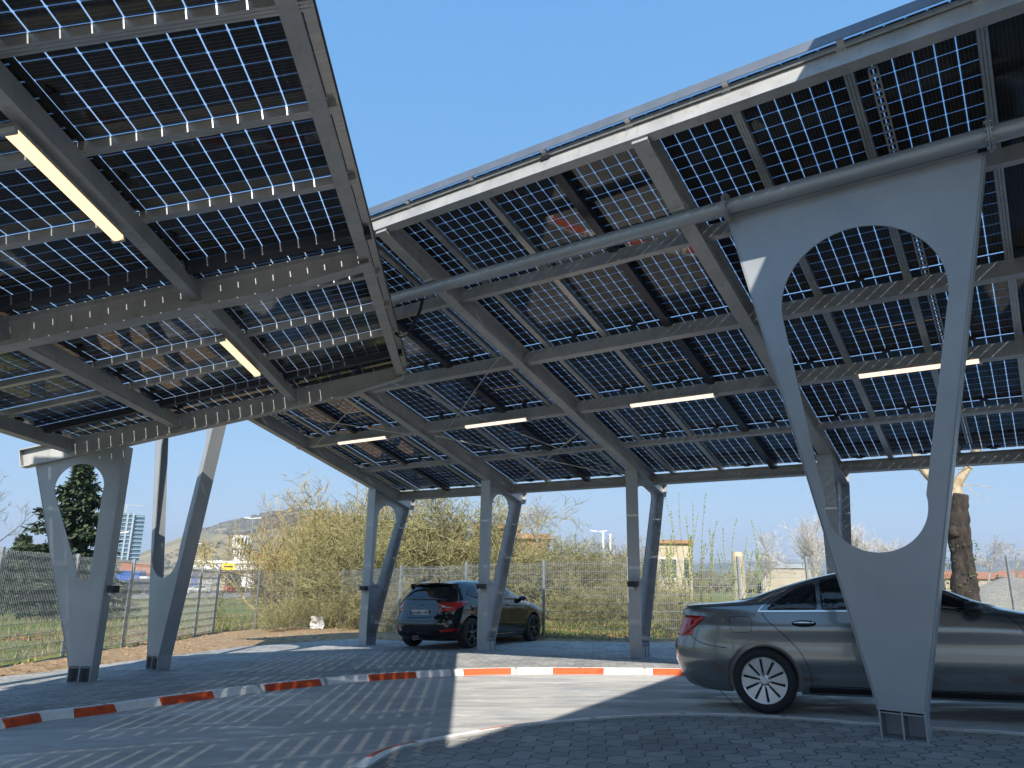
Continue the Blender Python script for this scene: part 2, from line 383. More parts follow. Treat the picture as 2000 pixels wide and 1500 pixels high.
for j in range(ny-1):
    for i in range(nx-1):
        tf.append((j*nx+i, j*nx+i+1, (j+1)*nx+i+1, (j+1)*nx+i))
        mx_, my_ = (xs[i]+xs[i+1])/2, (ys[j]+ys[j+1])/2
        tm.append(0 if (abs(mx_) < 22 and my_ < 27 and inside(mx_, my_, FPOLY)) else 1)
tb.v, tb.f, tb.m = tv, tf, tm
tag(put('ground', tb, [MT['soil'], MT['field']], smooth=True, norm=False), kind='structure')

def sheet(name, poly, m, dz, kind='structure', step=0):
    bm = bmesh.new(); vs = [bm.verts.new((p.x, p.y, gz0(p.x, p.y)+dz)) for p in poly]
    es = [bm.edges.new((vs[i], vs[(i+1) % len(vs)])) for i in range(len(vs))]
    bmesh.ops.triangle_fill(bm, edges=es, use_beauty=True)
    for f in bm.faces:
        if f.normal.z < 0: f.normal_flip()
    r = bmesh.ops.extrude_edge_only(bm, edges=[e for e in bm.edges if e.is_boundary])
    for v in r['geom']:
        if isinstance(v, bmesh.types.BMVert): v.co.z -= .16
    me = bpy.data.meshes.new(name); bm.to_mesh(me); bm.free(); me.materials.append(m)
    o = bpy.data.objects.new(name, me); C.objects.link(o); return tag(o, kind=kind)
# kerb lines, traced on the ground: the foot of the painted face on the lane side
k1 = [V(-6.3, 3.0), V(-5.7, 5.6)] + [G(*p) for p in [(0,1411),(100,1394),(190,1384),(380,1358),(580,1334),(765,1318),(950,1309),(1140,1308),(1340,1310)]]
k1 += [V(4.6, 11.3), V(6.5, 10.3), V(9.0, 8.6), V(14, 5)]
k2 = [V(-.7, .6), V(-1.25, 2.6), V(-1.4, 4.4)] + [G(*p) for p in [(660,1503),(760,1457),(970,1419),(1100,1405),(1260,1394),(1400,1393),(1500,1397),(1600,1403),(1720,1413),(1900,1424),(2000,1431)]] + [V(5.6, 5.6), V(7.5, 3.6), V(11, -1)]
K1 = catmull(k1, 14); K2c = catmull(k2, 14)
def arclen(P):
    s = [0]
    for i in range(1, len(P)): s.append(s[-1]+(P[i]-P[i-1]).length)
    return s
def resample(P, step):
    s = arclen(P); out = []; n = int(s[-1]/step); j = 0
    for k in range(n+1):
        d = k*step
        while j < len(s)-2 and s[j+1] < d: j += 1
        t = (d-s[j])/max(1e-6, s[j+1]-s[j]); out.append(P[j]+(P[j+1]-P[j])*t)
    return out
def nearest_s(P, q):
    s = arclen(P); i = min(range(len(P)), key=lambda i: (P[i]-q).length); return s[i]
def kerb(P, side, reds, name, faceh=.076, slope=.07, top=.11, lip=.035):
    step = .05; Q = resample(P, step); mb = MB(); n = len(Q)
    nrm = []
    for i in range(n):
        t = (Q[min(i+1, n-1)]-Q[max(0, i-1)]).normalized(); nrm.append(V(-t.y, t.x)*side)
    # profile: foot, painted sloping face, top, back
    prof = [(0, -.10), (0, .0), (slope, faceh), (slope+lip, faceh+.008), (slope+top, faceh+.010), (slope+top+.01, faceh-.13)]
    m = len(prof)
    for i in range(n):
        for a, b in prof:
            p = Q[i]+nrm[i]*a; mb.v.append((p.x, p.y, gz0(p.x, p.y)-.068+b))
    def isred(s): return any(a <= s <= b for a, b in reds)
    for i in range(n-1):
        s = i*step
        for j in range(m-1):
            red = isred(s + (.06 if j >= 1 else 0)) and j in (1, 2)
            joint = (i % 20 == 0)
            mb.f.append((i*m+j, (i+1)*m+j, (i+1)*m+j+1, i*m+j+1)); mb.m.append(1 if red else (2 if joint or j in (0, 4) else 0))
    return tag(put(name, mb, [MT['kwhite'], MT['kred'], MT['kcon']]), kind='structure')
def redspan(P, spans): return [(nearest_s(P, G(*a)), nearest_s(P, G(*b))) for a, b in spans]
r1 = redspan(K1, [((8,1409),(88,1395)), ((155,1388),(233,1378)), ((325,1366),(433,1352)), ((530,1340),(627,1329)), ((720,1320),(813,1315)), ((905,1310),(998,1309)), ((1090,1308),(1183,1308)), ((1278,1309),(1340,1310))])
a = nearest_s(K1, V(-5.7, 5.6)); r1 += [(a-1.2, a-.2), (a+.6, a+1.5)]; e = r1[7][1]; r1[7] = (r1[7][0], e+.15)
r1 += [(e+1.1+i*2, e+2.1+i*2) for i in range(5)]
r2 = redspan(K2c, [((700,1480),(805,1448)), ((928,1424),(1050,1409)), ((1197,1399),(1340,1393)), ((1500,1397),(1615,1404)), ((1813,1419),(1905,1425))])
e = r2[-1][1]; r2 += [(e+.7+i*1.5, e+1.4+i*1.5) for i in range(5)]; r2 += [(r2[0][0]-2.4, r2[0][0]-1.5)]
kerb(K1, 1, r1, 'kerb'); kerb(K2c, -1, r2, 'kerb', .078, .06, .14, .065)
def offs(P, d):
    n = len(P); o = []
    for i in range(n):
        t = (P[min(i+1, n-1)]-P[max(0, i-1)]).normalized(); o.append(P[i]+V(-t.y, t.x)*d)
    return o
K1o = [p for p in offs(resample(K1, .4), .10)]; K2o = [p for p in offs(resample(K2c, .4), -.10)]
lane = [V(-6.3, -9)] + K1o + [V(16.9, 3.5), V(16.9, -8)] + [V(11, -8.5)] + K2o[::-1] + [V(.2, -2), V(.2, -8.9)]
sheet('lane', lane, MT['concrete'], -.066)
far_pave = K1o + [V(16.9, 3.6)] + pave_poly[::-1][1:-1][:]  # beyond the outer kerb
pp = [p for p in pave_poly]
farp = [pp[1]] + pp[2:-1] + [V(17, 3.6)] + offs(resample(K1, .4), .13)[::-1] + [V(-6.3, -9), pp[0]]
sheet('pavement', farp, MT['paver'], 0.0)
isl = offs(resample(K2c, .4), -.14) + [V(11, -8.5), V(.6, -8.5)]
sheet('pavement', isl, MT['paver'], .004)
# joint lines sawn into the concrete lane
jb = MB()
for a, b in (((1385,1320),(1475,1400)), ((1560,1330),(1745,1405))):
    p, q = G(*a), G(*b); d = (q-p).normalized(); s = V(-d.y, d.x)*.005
    jb.add([(v.x, v.y, gz0(v.x, v.y)-.062) for v in (p+s, q+s, q-s, p-s)], [(0,1,2,3)])
tag(put('lane', jb, mat('joint', (.05,.05,.05), .9)), kind='structure')
# the asphalt lot beyond the grass
lot = MB()
lp = [at(-250,128), at(150,126), at(400,128), at(640,128), at(760,131), at(760,176), at(400,182), at(-250,185)]
lot.add([(p.x, p.y, gz(p.x, p.y)+.35) for p in lp] + [(p.x, p.y, gz(p.x, p.y)-1) for p in lp],
        [tuple(range(8))[::-1]] + [(i, (i+1) % 8, (i+1) % 8+8, i+8) for i in range(8)])
tag(put('road', lot, MT['asphalt']), kind='structure')

# ---------------------------------------------------------------- solar canopies
class Frame:
    def __init__(s, a, b, n, k): s.a, s.b, s.n, s.k = V(*a).normalized(), V(*b).normalized(), V(*n).normalized(), k
    def P(s, u, v, w=0): return s.a*u + s.b*v + s.n*(s.k+w) + V(0, 0, EH)
    def mtx(s, u, v, w=0):
        X = s.b.cross(s.n); m = Matrix((X, s.b, s.n)).transposed().to_4x4(); m.translation = s.P(u, v, w); return m
aR = V(-.8176, .5757, 0); hB = V(.5757, .8176, 0)
th = .2846
bR = hB*math.cos(th) - V(0,0,1)*math.sin(th); nR = V(hB.x*math.sin(th), hB.y*math.sin(th), math.cos(th))
FR = Frame(aR, bR, nR, 5.93)
be = .0637; tl = .2644
aL = V(-math.sin(be), math.cos(be), 0); hR_ = V(math.cos(be), math.sin(be), 0)
# on the left roof b runs down the slope, away to the left
bL = -(hR_*math.cos(tl) + V(0,0,1)*math.sin(tl)); nL = V(-hR_.x*math.sin(tl), -hR_.y*math.sin(tl), math.cos(tl))
FL = Frame(aL, bL, nL, 3.48)

module_me = {}
def module_proto(opaque=False):
    mb = MB(); mb.box((0,0,0), .985, 1.680, .007)
    me = mb.mesh('solar_module', [MT['module_dark' if opaque else 'module'], MT['module_dark' if opaque else 'module_top']]); fixn(me)
    for p in me.polygons: p.material_index = 0 if p.normal.z < -.5 else 1; module_me[opaque] = me
    return me
module_proto(); module_proto(True)
jbm = MB(); jbm.box((0,0,0), .10, .055, .022); jbm.box((-.075,0,.004), .05, .02, .012); jbm.box((.075,0,.004), .05, .02, .012)
jb_me = jbm.mesh('junction_box', MT['black']); fixn(jb_me)
def chan(t=.008, h=.2, f=.07, s=1):    # C section: X = across, Y = up (w)
    return [(0,0), (f*s,0), (f*s,-t), (t*s,-t), (t*s,-h+t), (f*s,-h+t), (f*s,-h), (0,-h)]
def ibeam(h, f, t=.012, wb=.009):
    return [(-f/2,0), (f/2,0), (f/2,-t), (wb/2,-t), (wb/2,-h+t), (f/2,-h+t), (f/2,-h), (-f/2,-h), (-f/2,-h+t), (-wb/2,-h+t), (-wb/2,-t), (-f/2,-t)]
def relm(o, root, m): o.parent = root; o.matrix_local = wm(root).inverted() @ m

def canopy(F, root, us, vs_, mod_ok, purl, rafts, rafter_v, rails, taper, jside=1, dark=lambda i: False, seal=.009):
    for i in range(len(us)-1):
        for j in range(len(vs_)-1):
            if not mod_ok(i, j): continue
            o = bpy.data.objects.new('solar_module', module_me[dark(i)]); C.objects.link(o)
            relm(o, root, F.mtx((us[i]+us[i+1])/2, (vs_[j]+vs_[j+1])/2, .028)); o.scale = (1, (vs_[1]-vs_[0])/1.692, 1)
            if not dark(i):
                q = bpy.data.objects.new('junction_box', jb_me); C.objects.link(q); q.parent = o
                q.matrix_local = Matrix.Translation((0, jside*.782, -.016))
    for v in vs_[1:-1]:
        mb = MB(); mb.prof([(-seal,0),(seal,0),(seal,-.010),(-seal,-.010)], F.P(us[0], v, .022), F.P(us[-1], v, .022), F.b, F.n); put('joint_seal', mb, MT['black'], root)
    for (v, w0, h, f, s, u0, u1) in purl:
        mb = MB(); mb.prof(chan(.008, h, f, s), F.P(u0, v, w0), F.P(u1, v, w0), F.b, F.n); put('purlin', mb, MT['steel'], root)
    for u in rafts:
        mb = MB(); segs = taper
        for (v0, h0), (v1, h1) in zip(segs[:-1], segs[1:]):
            mb.prof(ibeam(h0, .17), F.P(u, v0, -.055), F.P(u, v1, -.055), F.a, F.n, ibeam(h1, .17))
        v0, h0 = segs[0]; v1, h1 = segs[-1]
        for vv, hh in ((v0, h0), (v1, h1)):
            mb.box(F.P(u, vv, -.055-hh/2), .17, .012, hh, F.a, F.b, F.n)
        for vv in (v0+.07, v0+.11):
            for ww in (-.10, -.14): mb.lathe([(0,.03),(.012,.03),(.012,-.03),(0,-.03)], F.P(u, vv, ww), F.a, 8)
        put('rafter', mb, MT['steel'], root)
    for k, (u, kind) in enumerate(rails):
        mb = MB(); v0, v1 = vs_[0]+.02, vs_[-1]-.02
        if kind == 'dark': mb.prof([(-.055,0),(.055,0),(.055,-.10),(-.055,-.10)], F.P(u, v0, .012), F.P(u, v1, .012), F.a, F.n)
        else:
            for d in (-.028, 0, .028): mb.prof([(-.012,0),(.012,0),(.012,-.075),(-.012,-.075)], F.P(u+d, v0, .012), F.P(u+d, v1, .012), F.a, F.n)
            mb.prof([(-.04,.0),(.04,.0),(.04,-.012),(-.04,-.012)], F.P(u, v0, .010), F.P(u, v1, .010), F.a, F.n)
        put('module_rail', mb, MT['alu_dark'] if kind == 'dark' else MT['alu'], root)

def v_plate(root, Q, s, N, H, oL, oR, bw0, bw1, slant, hole, depth, name='post', mt='paint', h0=.24):
    """tapering post: flat plate in the plane (s, z) through Q, flanges of the given depth on both slanting edges, slotted foot"""
    P = lambda a, b: Q + s*a + V(0,0,1)*b
    zt0, zt1 = H + slant*oL, H + slant*oR
    po = MB(); th = .02
    outer = [(bw0, h0), (bw1, h0), (oR, zt1), (oL, zt0)]
    po.plate(outer, [hole], P, N*th, 1.0)
    post = put(name, po, MT[mt], root)
    fl = MB()
    for (a0, b0), (a1, b1) in (((bw0, h0), (oL, zt0)), ((bw1, h0), (oR, zt1))):
        d = (P(a1, b1)-P(a0, b0)).normalized(); X = N; Yv = d.cross(N).normalized()
        if depth[0] < depth[1]:
            fl.prof([(depth[0],-.008),(depth[1],-.008),(depth[1],.008),(depth[0],.008)], P(a0, b0), P(a1, b1), X, Yv)
    put('flange', fl, MT[mt], post)
    lin = MB(); n = len(hole)      # lining of the opening
    put('foot', foot_mb(P, s, N, bw0, bw1, h0, depth), MT[mt], post)
    return post
def foot_mb(P, s, N, a, b, h, depth):
    m = MB(); d0, d1 = depth; t = .014
    c = (a+b)/2; w_ = b-a
    for x in (a+t/2, c, b-t/2): m.box(P(x, h/2-.02)+N*((d0+d1)/2), t, d1-d0, h-.0+.04, s, N, V(0,0,1))
    m.box(P(c, h-.006)+N*((d0+d1)/2), w_+.02, d1-d0+.01, .016, s, N, V(0,0,1))
    m.box(P(c, h-.035)+N*((d0+d1)/2), w_-.01, d1-d0-.02, .010, s, N, V(0,0,1))
    m.box(P(c, h/2-.03)+N*(d1-.02 if abs(d1) > abs(d0) else d0+.02), w_-.01, .012, h-.05, s, N, V(0,0,1))
    m.box(P(c, .006)+N*((d0+d1)/2), w_+.10, d1-d0+.10, .02, s, N, V(0,0,1))
    return m
def egg(cx0, z0, r0, cx1, z1, r1, n=28, sx0=1, sx1=1):
    """outline of an opening: lower arc (cx0,z0,r0), upper arc (cx1,z1,r1), straight tangents"""
    d = math.atan2(r1-r0, z1-z0); out = []
    for i in range(n+1):
        t = -math.pi+d*-1 + (math.pi+2*d)*i/n; t = math.pi+(-d) + (math.pi+2*d)*i/n
        out.append((cx0+r0*sx0*math.cos(t), z0+r0*math.sin(t)))
    for i in range(n+1):
        t = d*-1 + 0 + (math.pi+2*d)*i/n; t = -d + (math.pi+2*d)*i/n
        out.append((cx1+r1*sx1*math.cos(t), z1+r1*math.sin(t)))
    return out

# ---- right canopy
rootR = empty('solar_carport', (*(aR*6.1+hB*13.0)[:2], gz0(*(aR*6.1+hB*13.0)[:2])),
              'large solar panel carport on the right, carried by a long round tube', 'carport')
uR = [-.25-.9975*3 + .9975*i for i in range(18)]; vR = [4.36+1.692*i for i in range(6)]
def rail_kind(u): return 'dark' if round((u+.25)/.9975) in (4, 8, 12) else 'alu'
canopy(FR, rootR, uR, vR, lambda i, j: True,
       [(4.41,-.045,.20,.11,1,-3.3,13.75), (6.06,-.055,.19,.07,1,-3.3,13.6), (7.78,-.055,.21,.10,1,-3.3,13.6), (9.47,-.055,.21,.10,1,-3.3,13.6), (11.17,-.055,.085,.10,1,-3.3,13.6), (12.80,-.055,.21,.09,-1,-3.3,13.75)],
       [-.93, 2.62, 6.18, 9.74, 13.30], None, [(u, rail_kind(u)) for u in uR[:-1]] + [(uR[-1]-.03, 'alu')],
       [(4.44,.235), (5.6,.285), (12.3,.285), (13.3,.27)], jside=1, dark=lambda i: i < 3)
# sheet steel trim and clips along the high edge
mb = MB(); mb.prof([(0,0),(0,.125),(.012,.137),(.05,.137),(.05,.13),(.008,.12),(.008,0)], FR.P(-3.3,4.31,-.035), FR.P(13.75,4.31,-.035), FR.b, FR.n)
put('edge_trim', mb, MT['frame'], rootR)
for i in range(18):
    u = -3.25+i*.9975; mb = MB(); mb.box(FR.P(u, 4.35, -.02), .055, .07, .045, FR.a, FR.b, FR.n); put('panel_clip', mb, MT['alu'], rootR)

mb = MB(); mb.prof([(0,0),(.09,0),(.09,-.02),(.02,-.02),(.02,-.05),(0,-.05)], FR.P(-3.3,4.37,-.012), FR.P(13.75,4.37,-.012), FR.b, FR.n); put('edge_rail', mb, MT['alu'], rootR)
# the tube
TZ = 3.77+EH
def TP(u): 
    q = V(2.225, 6.837, 0); u0 = q.dot(aR); p = q + aR*(u-u0); return V(p.x, p.y, TZ)
mb = MB(); tr_ = .08
mb.lathe([(tr_, -3.6), (tr_, 12.9)], TP(0), aR, 32)
tube = put('beam_tube', mb, MT['paint'], rootR, smooth=True, norm=False)
for u in (2.115, -.20, 11.30, 13.2):
    mb = MB()
    mb.lathe([(0,-.014),(.15,-.014),(.15,-.003),(0,-.003)], TP(u), aR, 28); mb.lathe([(0,.003),(.15,.003),(.15,.014),(0,.014)], TP(u), aR, 28)
    for k in range(8):
        t = k*math.pi/4; mb.lathe([(0,-.03),(.013,-.03),(.013,.03),(0,.03)], TP(u)+(hB*math.cos(t)+V(0,0,1)*math.sin(t))*.122, aR, 6)
    put('bolted_flange', mb, MT['paint'], tube, asm=35)
mb = MB()   # saddle plates joining the rafters to the tube
for u in (-.93, 2.62, 6.18, 9.74, 13.3):
    mb.box(TP(u)+V(0,0,.11), .16, .22, .09, aR, hB, V(0,0,1))
put('saddle', mb, MT['steel'], rootR)
# tube posts (symmetric V plate)
def tube_post(q, name='post'):
    Q = V(q.x, q.y, gz0(q.x, q.y)-.01); Hh = TZ-Q.z-.075
    hole = egg(-.03, 1.89, .41, .045, 3.80, .71)
    p = v_plate(rootR, Q, -aR, hB, Hh, -1.13, 1.17, -.172, .172, -.0, hole, (0.0, .24))
    mb = MB(); mb.box(Q+V(0,0,Hh+.01)-aR*.02, 2.2, .14, .02, -aR, hB, V(0,0,1)); put('cap_plate', mb, MT['paint'], p)
    return p
# small pieces of the opening reach: egg() works in post coordinates (height above the ground)
n_near = G(1767, 1447); tube_post(n_near)
q2 = aR*12.17 + hB*7.05; tube_post(V(q2.x, q2.y))
# eaves posts (one upright edge, one leaning)
def eave_post(root, F, a, h, u, hb, H, s_sign=1, yaw=0, mt='paint'):
    q = a*u + h*hb; Q = V(q.x, q.y, gz0(q.x, q.y)-.01)
    s = h*s_sign; N = a
    sl = -math.tan(th if F is FR else tl)
    hole = egg(.20, 1.52, .10, .47, 3.02, .33)
    top = H - Q.z
    p = v_plate(root, Q, s, N, top, -.12, 1.15, -.12, .20, sl, hole, (-.125, .125), h0=.26)
    mb = MB(); mb.box(Q+s*.13+V(0,0,1.38), .42, .20, .016, s, N, V(0,0,1)); put('stiffener', mb, MT[mt], p)
    mb = MB(); mb.box(Q+s*.5+V(0,0,top+sl*.5+.0)+V(0,0,-.012), 1.32, .25, .016, (s+V(0,0,sl)).normalized(), N, (V(0,0,1)-s*sl).normalized())
    put('head_plate', mb, MT[mt], p)
    return p
def wz(F, u, hb):  # underside of the rafter above a ground point (u along a, hb along h)
    sn = math.sin(th if F is FR else tl); cs = math.cos(th if F is FR else tl)
    k = F.k - .055-.27; v = (hb - sn*k)/cs
    return F.P(u, v, -.055-.285).z - .0
boxes = []
for u in (13.30, 9.74, 6.18, 2.62, -.93):
    H = wz(FR, u, 13.0)
    eave_post(rootR, FR, aR, hB, u, 13.0, H)
# wire X braces with turnbuckles
mb = MB()
for (u0, v0), (u1, v1) in (((9.3,6.9),(6.45,12.3)), ((6.45,7.5),(9.6,9.9)), ((6.45,10.2),(9.6,12.5)), ((9.55,9.7),(6.4,12.4)), ((9.3,7.6),(13.0,9.5)), ((13,7.6),(10,9.6))):
    mb.tube([FR.P(u0, v0, -.26), FR.P((u0+u1)/2, (v0+v1)/2, -.275), FR.P(u1, v1, -.26)], .009, 6)
    mb.tube([FR.P(u0+(u1-u0)*.12, v0+(v1-v0)*.12, -.262), FR.P(u0+(u1-u0)*.16, v0+(v1-v0)*.16, -.262)], .02, 8)
put('brace_wire', mb, MT['alu'], rootR)
# perforated cable tray beside one rail
mb = MB(); v0 = 4.7
for k in range(96):
    v = v0+k*.085; u = .715-.16
    if v > 12.4: break
    mb.box(FR.P(u, v, -.05), .075, .03, .003, FR.a, FR.b, FR.n)
for d in (-.034, .034): mb.prof([(-.007,0),(.007,0),(.007,-.03),(-.007,-.03)], FR.P(.555+d, v0, -.035), FR.P(.555+d, 12.4, -.035), FR.a, FR.n)
put('cable_tray', mb, MT['steel'], rootR)

# ---- left canopy
rl = FL.P(11.30, 5.6, 0)
rootL = empty('solar_carport', (rl.x, rl.y, gz0(rl.x, rl.y)), 'solar panel carport overhead on the left, sloping down to posts by the soil strip', 'carport')
uL = [11.66-1.0*i for i in range(15)][::-1]; vL = [.10, 1.89, 3.68, 5.47]
canopy(FL, rootL, uL, vL, lambda i, j: True,
       [(.30,-.045,.16,.12,-1,-2.3,11.5), (1.91,-.045,.21,.10,1,-2.3,11.5), (3.72,-.045,.21,.10,1,-2.3,11.5), (5.33,-.045,.20,.10,1,-2.3,11.5)],
       [11.38, 6.98, 2.3, -2.2], None, [(u, 'dark' if i in (9, 13) else 'alu') for i, u in enumerate(uL)],
       [(.20,.20), (1.2,.285), (5.4,.285), (6.05,.27)], jside=1, seal=.024)
mb = MB(); mb.prof([(0,0),(0,.10),(.05,.10),(.05,.09),(.008,.09),(.008,0)], FL.P(-2.35,.085,-.045), FL.P(11.68,.085,-.045), FL.b, FL.n); put('edge_trim', mb, MT['dark_steel'], rootL)
mb = MB(); mb.prof([(0,0),(.075,0),(.075,-.012),(0,-.012)], FL.P(-2.35,.10,.008), FL.P(11.6,.10,.008), FL.b, FL.n); put('edge_cover', mb, MT['alu'], rootL)
for u in (11.38, 6.98, 2.3, -2.2):
    s = -hR_
    q = aL*u + s*5.34; Q = V(q.x, q.y, gz0(q.x, q.y)-.01)
    sl = math.tan(tl); top = None
    # underside of the rafter at the upright edge
    k = FL.k-.055-.285; v = (5.88+.0 - math.sin(tl)*k*0)/math.cos(tl)
    vv = 5.34/math.cos(tl) - math.tan(tl)*k
    zr = FL.P(u, vv, -.055-.285).z
    hole = egg(.20, 1.50, .10, .47, 2.76, .36)
    p = v_plate(rootL, Q, s, aL, zr-Q.z, -.12, 1.15, -.12, .20, -sl, hole, (0.0, .24), h0=.24)
    mb = MB(); mb.box(Q+s*.13+V(0,0,1.38)+aL*.12, .42, .20, .016, s, aL, V(0,0,1))
    put('stiffener', mb, MT['paint'], p)

# ---- third roof behind the camera: it shades the near right of the yard
ga = V(2.653, 11.777, -1.362+EH); gb = V(-.438, 6.243, -1.317+EH)
d = SD/abs(SD.z); e0 = ga - d*(7.25-ga.z); e1 = gb - d*(7.25-gb.z)
ed = (e1-e0).normalized(); s_ = V(-ed.y, ed.x, 0)
if s_.dot(V(1,-1,0)) < 0: s_ = -s_
e0b = e0 - ed*2.3; e1b = e1 + ed*5.0
rr = empty('carport_roof', (e0.x+4, e0.y-9, 0), 'tall carport roof of grey profiled sheet behind the viewer, outside the picture', 'carport')
mb = MB(); dn = (s_*math.cos(.14)-V(0,0,1)*math.sin(.14)).normalized(); nn_ = ed.cross(dn); nn_ = nn_ if nn_.z > 0 else -nn_
L3 = (e1b-e0b).length; mb.box((e0b+e1b)/2 + dn*7.0 + nn_*.03, L3, 14.0, .06, ed, dn, nn_); put('roof_sheet', mb, MT['steel'], rr)
for t in (.35, .98):
    for k in (1.0, 13.0):
        p = e0b+(e1b-e0b)*t + dn*k
        mb = MB(); mb.box((p.x, p.y, (p.z-.05)/2), .2, .2, p.z-.05, ed, s_, V(0,0,1)); mb.box((p.x, p.y, .02), .4, .4, .04, ed, s_, V(0,0,1)); put('column', mb, MT['paint'], rr)

# ---- higher unseen solar roof, added behind-left of the viewer to shade the leftmost post
F4 = Frame(aL, -hR_, (0,0,1), 4.55); F4.a, F4.b, F4.n = aL, -hR_, V(0,0,1)
q4 = F4.P(2.0, 6.4, 0); root4 = empty('solar_carport', (q4.x, q4.y, gz0(q4.x, q4.y)), 'unseen higher solar carport added behind the viewer on the left for its shade', 'carport')
canopy(F4, root4, [-2.4+1.0*i for i in range(11)], [4.95, 7.15], lambda i, j: True, [(5.05,-.045,.20,.10,1,-2.4,7.6), (7.02,-.045,.20,.10,1,-2.4,7.6)], [7.2, 2.6, -2.0], None, [(-2.4+1.0*i, 'alu') for i in range(11)], [(5.5,.25),(7.15,.25)])
for u in (7.2, 2.6, -2.0):
    q = F4.P(u, 7.0, -.3); mb = MB(); g0 = gz0(q.x, q.y); mb.box((q.x, q.y, (q.z+g0)/2), .2, .2, q.z-g0, hR_, aL, V(0,0,1)); mb.box((q.x, q.y, g0+.02), .4, .4, .04, hR_, aL, V(0,0,1)); put('column', mb, MT['paint'], root4)

# ---- strip lights under the purlins
def strip_light(F, c0, c1, label, warm=True, group='lit strip lights under the solar roofs'):
    p, q = F.P(*c0), F.P(*c1); ax = (q-p).normalized(); L = (q-p).length; up = F.n; sd = ax.cross(up)
    o = empty('strip_light', p, label, 'lamp', group)
    b = MB(); n = 12
    pts = [(math.cos(math.pi*i/n)*.045, -math.sin(math.pi*i/n)*.035) for i in range(n+1)]
    b.prof(pts, p+ax*.03, q-ax*.03, sd, up); put('diffuser', b, MT['lamp' if warm else 'lampw'], o)
    b = MB(); b.prof([(-.047,.0),(.047,0),(.05,.03),(-.05,.03)], p, q, sd, up)
    for e_ in (p, q-ax*.03): b.prof([(-.048,-.037),(.048,-.037),(.05,.03),(-.05,.03)], e_, e_+ax*.03, sd, up)
    for t in (.2, .8): b.box(p+ax*(L*t)+up*.045, .03, .05, .05, ax, sd, up)
    put('housing', b, MT['alu'], o); return o
wl = -.055-.21-.06
strip_light(FR, (5.08,9.40,wl), (3.62,9.40,wl), 'lit strip light behind the third roof beam, between the third and fourth eaves posts', False)
strip_light(FR, (8.54,9.40,wl), (7.08,9.40,wl), 'lit strip light high above the black hatchback roof, between two sloping rafters', False)
strip_light(FR, (12.08,9.40,wl), (10.58,9.40,wl), 'smallest and farthest strip light, near the far gable rafter of the right roof', False)
strip_light(FR, (1.63,9.40,wl), (.17,9.40,wl), 'strip light seen partly behind the slotted plate of the big near post', False)
strip_light(FL, (3.94,2.02,wl), (5.40,2.02,wl), 'largest warm strip light under the left roof, close overhead at the upper left')
strip_light(FL, (7.88,2.02,wl), (9.40,2.02,wl), 'warm strip light under the left roof at its far bay, below the cross beam')
# black cable hanging between the two roofs
pts = [at(826,9.75,583), at(818,9.7,612), at(800,9.65,645), at(784,9.6,657), at(772,9.6,650)]
mb = MB(); cp = catmull(pts, 6); mb.tube(cp, .022, 10)
thing_mesh('cable', mb, MT['black'], pts[0], 'thick black cable looping down from the round tube to the corner of the left roof', 'cable', smooth=True)
# charger / sensor boxes on the posts
def post_box(p, label):
    o = empty('control_box', p, label, 'box', 'small black boxes on the posts')
    b = MB(); b.box(p, .17, .10, .09, aR, hB, V(0,0,1)); b.box(p+V(0,0,.05), .19, .12, .012, aR, hB, V(0,0,1)); put('case', b, MT['black'], o)
    b = MB(); b.tube([p+V(0,0,-.045), p+V(.03,0,-.10), p+V(.10,.02,-.12), p+V(.12,.03,-.05)], .008, 6); b.lathe([(0,0),(.03,0),(.03,-.035),(0,-.035)], p+V(-.03,0,-.045), V(0,0,1), 12); put('socket', b, MT['alu'], o)
for u, lb in ((13.3,'small black box on the upright edge of the farthest eaves post, left of the hatchback'), (9.74,'small black box on the post in front of the black hatchback'), (6.18,'small black box on the post between the hatchback and the grey saloon')):
    q = aR*u + hB*12.80; post_box(V(q.x, q.y, gz0(q.x, q.y)+1.30), lb)
q = aL*11.38 - hR_*5.18; post_box(V(q.x+.10, q.y, gz0(q.x, q.y)+1.27), 'small black box on the leftmost slotted post beside the soil strip')

# ---------------------------------------------------------------- mesh fence
FE = FENCE[1:]
fr = empty('mesh_fence', (FE[8].x, FE[8].y, gz(FE[8].x, FE[8].y)), 'galvanised double wire mesh fence with square posts running round the yard', 'fence')
MT['galv'] = noisy(mat('galvanised_wire', rough=.35, metal=.75), (.40,.41,.42), (.52,.53,.54), 8)
def lerp(a, b, t): return a+(b-a)*t
FH = 2.0
post_mb = MB(); post_mb.box((0,0,FH/2-.05), .06, .06, FH+.10); post_mb.box((0,0,FH+.005), .066, .066, .012)
for k in range(6): post_mb.box((0,-.036,.2+k*.33), .035, .02, .035)
post_me = post_mb.mesh('fence_post', MT['galv'])
def bay(p, q):
    L = (q-p).length; m = MB(); n = int(L/.05)
    for i in range(1, n):
        x = i*L/n; m.box((x,0,.06+(FH-.10)/2), .0068, .0068, FH-.10)
    for k in range(10):
        z = .09+k*(FH-.2)/9
        for y in (-.007, .007): m.box((L/2,y,z), L-.06, .0085, .010)
    return m
